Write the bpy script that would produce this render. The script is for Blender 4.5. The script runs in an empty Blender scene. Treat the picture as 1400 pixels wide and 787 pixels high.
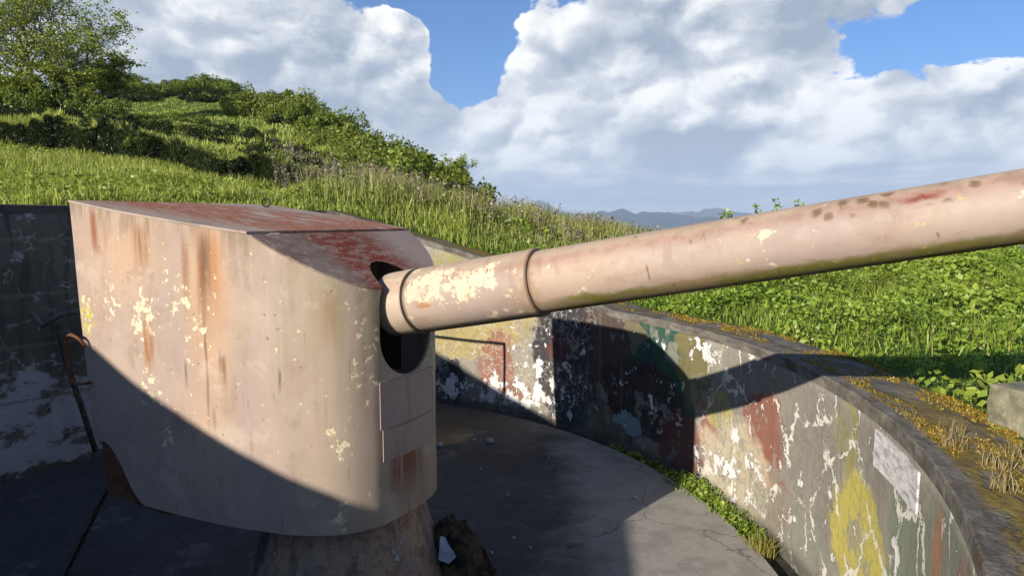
import bpy, bmesh, math, random
import numpy as np
from mathutils import Vector, Matrix, noise as mnoise
R_ = math.radians
scn = bpy.context.scene
COL = scn.collection
rng = np.random.default_rng(7)

# ------------------------------------------------------------------ helpers
def tag(o, label=None, cat=None, group=None, kind=None):
    if label: o['label'] = label
    if cat: o['category'] = cat
    if group: o['group'] = group
    if kind: o['kind'] = kind
    return o

def link(name, me, mat=None, parent=None):
    o = bpy.data.objects.new(name, me)
    COL.objects.link(o)
    if mat is not None and me is not None and not me.materials:
        me.materials.append(mat)
    if parent is not None: o.parent = parent
    return o

def empty(name, loc=(0, 0, 0), rz=0.0):
    o = bpy.data.objects.new(name, None); COL.objects.link(o)
    o.location = loc; o.rotation_euler = (0, 0, rz); o.empty_display_size = .2
    return o

def np_mesh(name, co, faces, attrs=None, smooth=False):
    """co (N,3), faces (M,k) ints -> mesh, attrs: {name: per-point floats}"""
    co = np.asarray(co, np.float32); faces = np.asarray(faces, np.int32)
    me = bpy.data.meshes.new(name)
    M, k = faces.shape
    me.vertices.add(len(co)); me.vertices.foreach_set('co', co.ravel())
    me.loops.add(M * k); me.loops.foreach_set('vertex_index', faces.ravel())
    me.polygons.add(M)
    me.polygons.foreach_set('loop_start', np.arange(0, M * k, k, dtype=np.int32))
    me.polygons.foreach_set('loop_total', np.full(M, k, np.int32))
    me.polygons.foreach_set('use_smooth', np.full(M, bool(smooth)))
    me.update(calc_edges=True)
    for an, av in (attrs or {}).items():
        a = me.attributes.new(an, 'FLOAT', 'POINT'); a.data.foreach_set('value', np.asarray(av, np.float32))
    return me

def set_uv(me, uv_per_vert):
    l = me.uv_layers.new(name='UVMap')
    vi = np.empty(len(me.loops), np.int32); me.loops.foreach_get('vertex_index', vi)
    l.data.foreach_set('uv', np.asarray(uv_per_vert, np.float32)[vi].ravel())

def bm_mesh(name, bm, smooth=False, uvs=None):
    me = bpy.data.meshes.new(name); bm.normal_update(); bm.to_mesh(me); bm.free()
    if smooth:
        me.polygons.foreach_set('use_smooth', np.ones(len(me.polygons), bool))
    return me

def box(bm, c, s, rot=None, bevel=0.0):
    r = bmesh.ops.create_cube(bm, size=1.0)
    vs = r['verts']
    bmesh.ops.scale(bm, vec=s, verts=vs)
    if bevel:
        es = list({e for v in vs for e in v.link_edges})
        rb = bmesh.ops.bevel(bm, geom=es, offset=bevel, segments=2, affect='EDGES', profile=.6)
        vs = list({v for f in rb['faces'] for v in f.verts} | {v for v in vs if v.is_valid})
    if rot is not None: bmesh.ops.rotate(bm, cent=(0, 0, 0), matrix=rot, verts=vs)
    bmesh.ops.translate(bm, vec=c, verts=vs)
    return vs

def tube(bm, pts, rad, seg=10, cap=True):
    pts = [Vector(p) for p in pts]
    if not hasattr(rad, '__len__'): rad = [rad] * len(pts)
    rings = []; up = None
    for i, p in enumerate(pts):
        d = (pts[min(i + 1, len(pts) - 1)] - pts[max(i - 1, 0)]).normalized()
        if up is None:
            up = d.orthogonal().normalized()
        else:
            up = (up - d * up.dot(d)).normalized()
        w = d.cross(up)
        rings.append([bm.verts.new(p + (up * math.cos(a) + w * math.sin(a)) * rad[i])
                      for a in (2 * math.pi * k / seg for k in range(seg))])
    for a, b in zip(rings, rings[1:]):
        for k in range(seg):
            f = bm.faces.new((a[k], a[(k + 1) % seg], b[(k + 1) % seg], b[k])); f.smooth = True
    if cap:
        bm.faces.new(rings[0][::-1]); bm.faces.new(rings[-1])

def lathe(bm, prof, axis_o, axis_d, seg=64):
    """prof: list of (s, r) along axis"""
    o = Vector(axis_o); d = Vector(axis_d).normalized()
    u = Vector((0, 0, 1)); u = (u - d * u.dot(d))
    u = u.normalized() if u.length > 1e-4 else Vector((1, 0, 0))
    w = d.cross(u)
    rings = []
    for s, r in prof:
        rings.append([bm.verts.new(o + d * s + (u * math.cos(a) + w * math.sin(a)) * r)
                      for a in (2 * math.pi * k / seg for k in range(seg))])
    for a, b in zip(rings, rings[1:]):
        for k in range(seg):
            f = bm.faces.new((a[k], a[(k + 1) % seg], b[(k + 1) % seg], b[k])); f.smooth = True
    return rings

# value noise (numpy)
_tab = rng.random((256, 256))
def vnoise(x, y):
    xi = np.floor(x).astype(int); yi = np.floor(y).astype(int)
    fx = x - xi; fy = y - yi
    fx = fx * fx * (3 - 2 * fx); fy = fy * fy * (3 - 2 * fy)
    g = lambda a, b: _tab[a & 255, b & 255]
    return (g(xi, yi) * (1 - fx) + g(xi + 1, yi) * fx) * (1 - fy) + (g(xi, yi + 1) * (1 - fx) + g(xi + 1, yi + 1) * fx) * fy
def fbm(x, y, oct=4):
    s = 0; a = .5
    for k in range(oct):
        s = s + a * vnoise(x * 2 ** k + 17.3 * k, y * 2 ** k + 5.1 * k); a *= .5
    return s / (1 - .5 ** oct)

# ------------------------------------------------------------------ node DSL
class NT:
    def __init__(s, tree): s.t = tree; s.nodes = tree.nodes
    def n(s, typ, **kw):
        nd = s.nodes.new(typ)
        for k, v in kw.items(): setattr(nd, k, v)
        return nd
    def put(s, sock, v):
        if isinstance(v, bpy.types.NodeSocket): s.t.links.new(v, sock)
        elif v is not None:
            if sock.type == 'RGBA' and len(v) == 3: v = (*v, 1)
            sock.default_value = v
    def m(s, op, a, b=None, c=None, clamp=False):
        nd = s.n('ShaderNodeMath', operation=op, use_clamp=clamp)
        for i, v in enumerate((a, b, c)):
            if v is not None: s.put(nd.inputs[i], v)
        return nd.outputs[0]
    def add(s, a, b): return s.m('ADD', a, b)
    def sub(s, a, b): return s.m('SUBTRACT', a, b)
    def mul(s, a, b): return s.m('MULTIPLY', a, b)
    def mx(s, a, b): return s.m('MAXIMUM', a, b)
    def v(s, op, a, b=None, scale=None):
        nd = s.n('ShaderNodeVectorMath', operation=op)
        s.put(nd.inputs[0], a)
        if b is not None: s.put(nd.inputs[1], b)
        if scale is not None: s.put(nd.inputs['Scale'], scale)
        return nd.outputs['Value'] if op in ('LENGTH', 'DOT_PRODUCT', 'DISTANCE') else nd.outputs[0]
    def noise(s, vec, scale=5, detail=4, rough=.55, dist=0, color=False, dim='3D'):
        nd = s.n('ShaderNodeTexNoise', noise_dimensions=dim)
        if vec is not None: s.put(nd.inputs['Vector'], vec)
        s.put(nd.inputs['Scale'], scale); s.put(nd.inputs['Detail'], detail)
        s.put(nd.inputs['Roughness'], rough); s.put(nd.inputs['Distortion'], dist)
        return nd.outputs['Color' if color else 'Fac']
    def voro(s, vec, scale=5, feature='DISTANCE_TO_EDGE', rand=1.0):
        nd = s.n('ShaderNodeTexVoronoi', feature=feature)
        s.put(nd.inputs['Vector'], vec); s.put(nd.inputs['Scale'], scale); s.put(nd.inputs['Randomness'], rand)
        return nd.outputs['Distance']
    def rng(s, v, a, b, lo=0., hi=1., smooth=True):
        nd = s.n('ShaderNodeMapRange', interpolation_type='SMOOTHSTEP' if smooth else 'LINEAR')
        for i, x in enumerate((v, a, b, lo, hi)): s.put(nd.inputs[i], x)
        return nd.outputs[0]
    def mix(s, fac, a, b, mode='MIX'):
        nd = s.n('ShaderNodeMix', data_type='RGBA', blend_type=mode)
        s.put(nd.inputs[0], fac); s.put(nd.inputs[6], a); s.put(nd.inputs[7], b)
        return nd.outputs[2]
    def ramp(s, fac, stops):
        nd = s.n('ShaderNodeValToRGB'); e = nd.color_ramp.elements
        while len(e) < len(stops): e.new(.5)
        for el, (p, c) in zip(e, stops): el.position = p; el.color = (*c, 1)
        s.put(nd.inputs[0], fac); return nd.outputs[0]
    def sep(s, v):
        nd = s.n('ShaderNodeSeparateXYZ'); s.put(nd.inputs[0], v); return nd.outputs
    def comb(s, x=0., y=0., z=0.):
        nd = s.n('ShaderNodeCombineXYZ')
        for i, a in enumerate((x, y, z)): s.put(nd.inputs[i], a)
        return nd.outputs[0]
    def blob(s, uv, cx, cy, rx, ry, soft=.25, rot=0.0):
        d = s.v('SUBTRACT', uv, (cx, cy, 0))
        if rot:
            nd = s.n('ShaderNodeVectorRotate', rotation_type='Z_AXIS'); s.put(nd.inputs['Vector'], d)
            nd.inputs['Angle'].default_value = -rot; d = nd.outputs[0]
        d = s.v('MULTIPLY', d, (1 / rx, 1 / ry, 0))
        return s.rng(s.v('LENGTH', d), 1 + soft, 1 - soft)
    def attr(s, name, out='Fac'):
        nd = s.n('ShaderNodeAttribute', attribute_name=name); return nd.outputs[out]

def new_mat(name):
    m = bpy.data.materials.new(name); m.use_nodes = True
    t = m.node_tree; t.nodes.clear()
    nt = NT(t); nt.out = nt.n('ShaderNodeOutputMaterial')
    return m, nt
def principled(nt, col, rough=.7, bump=None, bstr=.3, bdist=.01, spec=.3, metal=0.0):
    p = nt.n('ShaderNodeBsdfPrincipled')
    nt.put(p.inputs['Base Color'], col); nt.put(p.inputs['Roughness'], rough)
    nt.put(p.inputs['Specular IOR Level'], spec); nt.put(p.inputs['Metallic'], metal)
    if bump is not None:
        b = nt.n('ShaderNodeBump'); nt.put(b.inputs['Height'], bump)
        b.inputs['Strength'].default_value = bstr; b.inputs['Distance'].default_value = bdist
        nt.t.links.new(b.outputs[0], p.inputs['Normal'])
    nt.t.links.new(p.outputs[0], nt.out.inputs[0]); return p
def objco(nt): return nt.n('ShaderNodeTexCoord').outputs['Object']
def uvco(nt): return nt.n('ShaderNodeTexCoord').outputs['UV']

# ------------------------------------------------------------------ materials
def leaf_mat(name, dark, mid, light, trans=.35, tip=None, rough=.6):
    m, nt = new_mat(name)
    r = nt.attr('rnd'); h = nt.attr('tip')
    col = nt.ramp(r, [(0., dark), (.5, mid), (1., light)])
    if tip is not None: col = nt.mix(nt.mul(h, .75), col, tip)
    d = nt.n('ShaderNodeBsdfDiffuse'); nt.put(d.inputs[0], col)
    tr = nt.n('ShaderNodeBsdfTranslucent'); nt.put(tr.inputs[0], nt.mix(.5, col, (.12, .16, .02)))
    g = nt.n('ShaderNodeBsdfGlossy'); nt.put(g.inputs[0], (.5, .5, .45)); g.inputs['Roughness'].default_value = .45
    a = nt.n('ShaderNodeMixShader'); a.inputs[0].default_value = trans
    nt.t.links.new(d.outputs[0], a.inputs[1]); nt.t.links.new(tr.outputs[0], a.inputs[2])
    b = nt.n('ShaderNodeMixShader'); b.inputs[0].default_value = .05
    nt.t.links.new(a.outputs[0], b.inputs[1]); nt.t.links.new(g.outputs[0], b.inputs[2])
    nt.t.links.new(b.outputs[0], nt.out.inputs[0])
    return m

def mat_terrain():
    m, nt = new_mat('meadow_ground')
    co = objco(nt)
    n1 = nt.noise(co, .35, 6, .6); n2 = nt.noise(co, 3.0, 5, .65); n3 = nt.noise(co, .02, 4, .6)
    col = nt.mix(nt.rng(n1, .35, .65), (.045, .085, .014), (.085, .115, .02))
    col = nt.mix(nt.rng(n2, .45, .75), col, (.028, .05, .01))
    col = nt.mix(nt.mul(nt.rng(nt.noise(co, .8, 4), .62, .75), .5), col, (.12, .10, .05))
    geo = nt.n('ShaderNodeNewGeometry')
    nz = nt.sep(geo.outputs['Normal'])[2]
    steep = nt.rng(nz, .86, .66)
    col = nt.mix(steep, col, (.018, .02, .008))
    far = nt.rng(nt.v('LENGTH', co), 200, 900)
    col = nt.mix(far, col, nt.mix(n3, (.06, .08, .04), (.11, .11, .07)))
    principled(nt, col, .95, nt.add(n2, nt.noise(co, 14, 3)), .6, .06, spec=.1)
    return m

def mat_simple(name, c1, c2, scale=4, rough=.8, bstr=.3, c3=None, spec=.3, detail=6):
    m, nt = new_mat(name); co = objco(nt)
    n = nt.noise(co, scale, detail, .6)
    col = nt.mix(nt.rng(n, .35, .65), c1, c2)
    if c3: col = nt.mix(nt.rng(nt.noise(co, scale * 2.7, 5, .65), .58, .66), col, c3)
    principled(nt, col, rough, n, bstr, .01, spec=spec)
    return m

def mat_steel(name, kind):
    """faded beige-pink gun paint; coordinates are the gun's own metres (x forward, y left, z up)"""
    m, nt = new_mat(name); co = objco(nt)
    x, y, z = nt.sep(co)
    if kind == 'barrel':                         # co along bore: x = s, angle from y/z
        P = nt.comb(x, y, z)
    # vertical-stretched coordinate for streaks
    stv = nt.v('MULTIPLY', co, (9, 9, .7))
    wide = nt.noise(co, 1.3, 5, .6); fine = nt.noise(co, 14, 6, .65); st = nt.noise(stv, 1.0, 5, .6)
    stf = nt.noise(nt.v('MULTIPLY', co, (26, 26, 1.1)), 1.0, 4, .6)
    col = nt.mix(nt.rng(wide, .35, .68), (.312, .238, .198), (.368, .280, .222))
    col = nt.mix(nt.mul(nt.rng(st, .42, .75), .5), col, (.36, .275, .21))
    col = nt.mix(nt.mul(nt.rng(nt.noise(co, .7, 4), .5, .7), .35), col, (.44, .30, .19))
    col = nt.mix(nt.mul(nt.rng(fine, .5, .8), .25), col, (.30, .22, .18))
    rough = .55
    bump = nt.mul(fine, .5)
    cream = (.60, .505, .285); rust = (.19, .075, .022); drk = (.085, .05, .03); red = (.115, .026, .014)
    wn = nt.noise(co, 5, 5, .6, color=True)
    cw = nt.v('ADD', co, nt.v('SCALE', nt.v('SUBTRACT', wn, (.5, .5, .5)), scale=.16))
    cx, cy, cz = nt.sep(cw)
    if kind in ('shield',):
        q = nt.comb(x, z, 0.); qw = nt.comb(cx, cz, 0.)
        # greyer/yellow nose
        col = nt.mix(nt.mul(nt.rng(x, .1, .75), .55), col, nt.mix(nt.rng(st, .35, .65), (.36, .27, .19), (.30, .25, .165)))
        col = nt.mix(nt.mul(nt.mul(nt.rng(x, -.25, .7), nt.rng(z, 2.0, 2.75)), nt.mul(nt.rng(st, .4, .62), .55)), col, (.27, .235, .11))
        # orange wash on the upper middle
        for (bx, bz, rx, rz, a) in [(-.95, 3.0, .35, .25, .35), (-.2, 2.75, .20, .55, .45), (-1.5, 2.9, .2, .5, .2), (-.25, 2.0, .18, .6, .25)]:
            col = nt.mix(nt.mul(nt.blob(qw, bx, bz, rx, rz, .8), a), col, (.47, .27, .12))
        # streaks: (x, top, bottom, half width, strength, colour)
        for (sx, zt, zb, hw, a, c) in [(-.245, 3.12, 2.15, .04, .9, rust), (-.15, 3.12, 2.35, .07, .8, (.36, .15, .045)), (-.205, 3.12, 2.45, .04, .8, drk),
                                     (-.40, 3.1, 2.4, .035, .65, rust), (-.255, 2.5, 1.55, .012, .8, drk), (-.84, 3.17, 2.74, .07, .85, rust), (-1.44, 3.3, 2.75, .05, .85, (.20, .06, .03)), (-1.28, 3.2, 2.85, .03, .35, rust),
                                     (-.09, 2.28, 2.0, .018, .8, rust), (-.12, 2.3, 2.08, .012, .7, drk), (.05, 2.6, 1.7, .05, .25, (.3, .25, .13)), (.35, 2.85, 1.6, .06, .3, (.22, .2, .12)),
                                     (.64, 2.75, 2.2, .05, .5, (.25, .13, .06)), (.33, 2.2, 2.0, .012, .7, drk), (-.45, 2.2, 1.95, .012, .6, drk), (-.2, 1.9, 1.6, .02, .45, drk), (.1, 1.75, 1.45, .012, .5, rust)]:
            wx = nt.add(x, nt.mul(nt.sub(nt.noise(nt.v('MULTIPLY', co, (3, 3, 1.5)), 1., 3), .5), .05))
            mk = nt.rng(nt.m('ABSOLUTE', nt.sub(wx, sx)), hw * 1.7, hw * .2)
            vz = nt.m('DIVIDE', nt.sub(z, zb), zt - zb)
            mk = nt.mul(mk, nt.mul(nt.rng(vz, 0., .7), nt.rng(vz, 1.12, .80)))
            mk = nt.mul(mk, nt.rng(stf, .25, .55))
            col = nt.mix(nt.mul(mk, a), col, c)
        bl = nt.rng(nt.add(nt.noise(co, 2.3, 6, .65), nt.mul(nt.sub(st, .5), .3)), .52, .66)
        col = nt.mix(nt.mul(bl, .35), col, (.30, .20, .145))
        # random thin drips
        dr = nt.mul(nt.rng(nt.noise(nt.v('MULTIPLY', co, (40, 40, 2.4)), 1., 2, .5), .70, .76), .6)
        col = nt.mix(dr, col, (.16, .10, .06))
        # flaked cream patches (old coat showing)
        flk = nt.noise(co, 17, 6, .68)
        reg = None
        for (bx, bz, rx, rz, a) in [(-.86, 2.50, .17, .24, .17), (-.55, 2.72, .10, .12, .11), (-.44, 2.58, .12, .16, .12), (-.33, 2.45, .14, .2, .12), (-1.25, 2.62, .14, .22, .10),
                                    (-.83, 1.98, .12, .16, .13), (-.68, 1.64, .08, .16, .11), (.667, 1.71, .06, .12, .16), (.664, 1.17, .05, .12, .16), (.78, 2.3, .07, .4, .09), (-1.62, 2.45, .12, .2, .12),
                                    (-.62, 2.2, .35, .3, .03), (-.9, 2.9, .5, .2, .02), (.5, 2.5, .3, .3, .012)]:
            b = nt.mul(nt.blob(qw, bx, bz, rx, rz, .7), a)
            reg = b if reg is None else nt.mx(reg, b)
        fl = nt.rng(nt.add(flk, reg), .655, .675)
        edge = nt.rng(nt.add(flk, reg), .64, .655)
        col = nt.mix(nt.mul(edge, .45), col, (.24, .16, .10))
        col = nt.mix(fl, col, nt.mix(nt.noise(co, 6), cream, (.62, .55, .38)))
        bump = nt.sub(bump, nt.mul(fl, .5))
        # rust spill below the big patch, yellow lichen at the rear edge
        rs = nt.mul(nt.blob(qw, -.83, 2.27, .10, .17, .5), nt.rng(stf, .38, .6))
        col = nt.mix(nt.mul(rs, .85), col, (.26, .10, .02))
        ly = nt.mul(nt.blob(qw, -1.66, 2.42, .12, .12, .5), nt.rng(fine, .45, .6))
        col = nt.mix(ly, col, (.40, .36, .05))
        top = nt.sub(nt.add(nt.mul(x, -.12), 3.127), z)       # distance below the roof
        tb = nt.mul(nt.rng(nt.add(top, nt.mul(nt.sub(stf, .5), .25)), .20, .0), nt.rng(st, .44, .60))
        col = nt.mix(nt.mul(tb, .6), col, (.16, .11, .055))
        # rust run out under the bolted plate
        nose = nt.mul(nt.rng(x, .76, .80), nt.mul(nt.rng(z, 1.04, 1.45), nt.rng(z, 1.53, 1.5)))
        ny = nt.mul(nt.rng(y, -.28, -.14), nt.rng(y, .24, .05))
        col = nt.mix(nt.mul(nt.mul(nose, ny), nt.mul(nt.rng(nt.noise(nt.v('MULTIPLY', co, (10, 11, .7)), 1., 5, .6), .36, .58), .9)), col, (.17, .045, .02))
        grm = nt.mul(nt.rng(nt.noise(co, 4.2, 7, .72), .50, .62), nt.rng(st, .40, .60))
        col = nt.mix(nt.mul(grm, .38), col, (.20, .135, .095))
        pale = nt.rng(nt.noise(nt.v('ADD', co, (3.7, 1.2, 0)), 2.6, 6, .66), .54, .64)
        col = nt.mix(nt.mul(pale, .3), col, (.50, .42, .33))
        pits = nt.rng(nt.add(nt.noise(co, 33, 3, .6), nt.mul(nt.sub(wide, .5), .12)), .70, .725)
        col = nt.mix(nt.mul(pits, .8), col, drk)
    elif kind == 'roof':
        lng = nt.noise(nt.v('MULTIPLY', co, (2.2, 7, 3)), 1., 7, .68)
        big = nt.noise(co, 1.1, 4, .6)
        col = nt.mix(.55, col, (.37, .30, .24))
        r = nt.rng(nt.add(nt.add(lng, nt.mul(nt.sub(fine, .5), .25)), nt.mul(nt.sub(big, .5), .55)), .425, .49)
        r = nt.mul(r, nt.rng(nt.sub(nt.mul(x, .6), y), -1.75, -1.0))
        r = nt.mul(r, nt.rng(nt.add(y, nt.mul(x, -.1)), -.85, -.35))
        spk = nt.rng(nt.noise(nt.v('MULTIPLY', co, (10, 26, 10)), 1., 6, .75), .46, .56)
        r = nt.mul(r, nt.add(.55, nt.mul(spk, .45)))
        col = nt.mix(nt.mul(r, .92), col, nt.mix(fine, (.23, .052, .028), (.35, .115, .065)))
        gr = nt.rng(nt.noise(nt.v('MULTIPLY', co, (3, 6, 3)), 1., 5), .55, .66)
        col = nt.mix(nt.mul(gr, .5), col, (.17, .15, .11))
        wh = nt.rng(nt.noise(nt.v('MULTIPLY', co, (14, 22, 8)), 1., 4), .68, .71)
        col = nt.mix(nt.mul(wh, .6), col, (.48, .42, .34))
        rough = .7
    elif kind == 'slope':
        lng = nt.noise(nt.v('MULTIPLY', co, (5, 2.0, 4)), 1., 7, .68)
        r = nt.rng(nt.add(nt.add(lng, nt.mul(nt.sub(fine, .5), .3)), nt.mul(nt.rng(y, -.55, -.25), .16)), .47, .58)
        r = nt.mul(r, nt.rng(y, .55, .1))
        spk = nt.rng(nt.noise(nt.v('MULTIPLY', co, (18, 7, 14)), 1., 6, .75), .42, .54)
        r = nt.mul(r, nt.add(.45, nt.mul(spk, .55)))
        col = nt.mix(nt.mul(r, .94), col, nt.mix(fine, (.13, .022, .013), (.25, .06, .034)))
        gy = nt.mul(nt.rng(y, -.25, -.42), nt.rng(fine, .3, .5))
        col = nt.mix(nt.mul(gy, .8), col, (.20, .15, .12))
        sc = nt.rng(nt.noise(nt.v('MULTIPLY', cw, (9, 30, 9)), 1., 4), .66, .69)
        col = nt.mix(nt.mul(sc, .8), col, (.45, .38, .27))
        rough = .7
    elif kind == 'barrel':
        # reddish, dusty upper side; green algae on the underside; flakes on the first sleeve
        up = nt.rng(nt.add(z, nt.mul(nt.sub(nt.noise(co, 3, 4), .5), .08)), .06, .15)
        col = nt.mix(nt.mul(up, .75), col, nt.mix(nt.rng(fine, .4, .6), (.24, .125, .088), (.33, .195, .15)))
        ed = nt.rng(nt.add(z, nt.mul(nt.sub(nt.noise(co, 9, 5), .5), .06)), .12, .17)
        col = nt.mix(nt.mul(ed, .55), col, (.40, .33, .22))
        fl_n = nt.noise(co, 8, 7, .68)
        slv = nt.mul(nt.rng(x, .95, 1.05), nt.rng(x, 1.86, 1.8))
        rg = nt.mul(slv, nt.mul(nt.rng(z, -.12, .05), nt.rng(z, .21, .15)))
        fl = nt.rng(nt.add(fl_n, nt.mul(rg, .115)), .60, .615)
        fl = nt.mul(fl, nt.mx(slv, nt.rng(nt.add(fl_n, nt.mul(nt.rng(nt.noise(co, 1.7, 2), .5, .62), .06)), .66, .67)))
        col = nt.mix(nt.mul(fl, .9), col, nt.mix(nt.noise(co, 5, 4), (.56, .47, .29), (.56, .50, .36)))
        col = nt.mix(nt.mul(nt.rng(x, .99, .96), .35), col, (.48, .39, .25))
        rw = nt.mul(nt.blob(nt.comb(x, z, 0.), 1.17, -.03, .06, .02, .5), .8)
        col = nt.mix(rw, col, (.35, .14, .04))
        jn = nt.mx(nt.rng(nt.m('ABSOLUTE', nt.sub(x, .99)), .03, .008), nt.rng(nt.m('ABSOLUTE', nt.sub(x, 1.972)), .022, .006))
        col = nt.mix(nt.mul(jn, .6), col, (.09, .06, .04))
        jr = nt.mul(nt.rng(nt.m('ABSOLUTE', nt.sub(x, 1.96)), .14, .02), nt.rng(fine, .42, .6))
        col = nt.mix(nt.mul(jr, .5), col, (.26, .15, .07))
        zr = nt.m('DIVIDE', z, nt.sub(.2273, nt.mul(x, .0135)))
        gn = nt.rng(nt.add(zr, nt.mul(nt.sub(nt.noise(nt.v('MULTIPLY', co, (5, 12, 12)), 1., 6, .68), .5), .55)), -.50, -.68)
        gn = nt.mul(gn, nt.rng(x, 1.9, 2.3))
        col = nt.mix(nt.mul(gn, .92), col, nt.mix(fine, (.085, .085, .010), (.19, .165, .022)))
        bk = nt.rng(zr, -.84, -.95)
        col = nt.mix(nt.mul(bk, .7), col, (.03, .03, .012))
        mot = nt.rng(nt.noise(nt.v('MULTIPLY', co, (2.2, 5, 5)), 1., 7, .66), .5, .66)
        col = nt.mix(nt.mul(mot, .5), col, (.27, .175, .125))
        dp = nt.mul(nt.rng(nt.noise(nt.v('MULTIPLY', co, (11, 3, 2.2)), 1., 5, .65), .56, .68), nt.rng(zr, -.3, .3))
        col = nt.mix(nt.mul(dp, .4), col, (.22, .145, .10))
        # bruises along the upper side of the outer half: cells in (length, girth) space
        th = nt.m('ARCTAN2', z, nt.m('MULTIPLY', y, -1.0))
        vo = nt.n('ShaderNodeTexVoronoi', feature='F1', voronoi_dimensions='2D'); nt.put(vo.inputs['Vector'], nt.comb(nt.mul(x, 9.), nt.mul(th, 1.25), 0.)); vo.inputs['Scale'].default_value = 1.
        vd = nt.add(vo.outputs['Distance'], nt.mul(nt.sub(nt.noise(co, 22, 5, .7), .5), .55))
        sp = nt.mul(nt.rng(vd, .30, .12), nt.mul(nt.rng(th, .38, .55), nt.rng(th, 1.35, 1.15)))
        sp = nt.mul(sp, nt.mul(nt.rng(x, 2.9, 3.15), nt.rng(nt.noise(co, 3.1, 2), .40, .52)))
        col = nt.mix(nt.mul(sp, .8), col, nt.mix(fine, (.10, .05, .03), (.15, .10, .05)))
        dt = nt.mul(nt.rng(nt.noise(nt.v('MULTIPLY', co, (16, 8, 5)), 1., 2), .70, .745), .75)
        col = nt.mix(dt, col, (.15, .09, .05))
        yl = nt.mul(nt.rng(nt.noise(nt.v('MULTIPLY', cw, (9, 20, 20)), 1., 4), .66, .69), nt.rng(x, 2.8, 3.4))
        col = nt.mix(nt.mul(yl, .7), col, (.46, .36, .13))
        rd = nt.blob(nt.comb(cx, cz, 0.), 4.05, .125, .07, .02, .7)
        col = nt.mix(nt.mul(nt.mul(rd, nt.rng(fine, .35, .5)), .85), col, (.16, .03, .015))
        rough = .62
    elif kind == 'plate':
        col = nt.mix(.5, col, (.27, .20, .18))
        col = nt.mix(nt.mul(nt.rng(nt.noise(nt.v('MULTIPLY', co, (11, 11, .9)), 1., 4, .6), .46, .70), .6), col, (.19, .10, .06))
    elif kind == 'pedestal':
        col = nt.mix(.7, col, (.20, .155, .13))
        s2 = nt.noise(nt.v('MULTIPLY', co, (3.2, 3.2, .7)), 1., 5, .6)
        col = nt.mix(nt.rng(s2, .46, .6), col, (.33, .225, .15))
        col = nt.mix(nt.rng(s2, .47, .37), col, (.085, .07, .065))
        col = nt.mix(nt.mul(nt.rng(fine, .46, .62), .5), col, (.10, .06, .04))
        col = nt.mix(nt.mul(nt.rng(nt.noise(nt.v('MULTIPLY', co, (9, 9, .5)), 1., 3), .55, .68), .6), col, (.085, .07, .06))
        col = nt.mix(nt.rng(nt.noise(co, 7, 6, .7), .64, .68), col, (.36, .37, .38))
        gl = nt.mul(nt.rng(x, -.15, -.5), nt.rng(fine, .42, .58))
        col = nt.mix(nt.mul(gl, .5), col, (.14, .16, .09))
    elif kind == 'rust':
        col = nt.mix(nt.rng(fine, .35, .65), (.075, .028, .014), (.15, .062, .03))
        rough = .85
    p = principled(nt, col, nt.rng(fine, .3, .7, rough - .1, rough + .2), bump, .3, .006, spec=.0 if kind in ('roof', 'slope') else .3)
    return m

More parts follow.
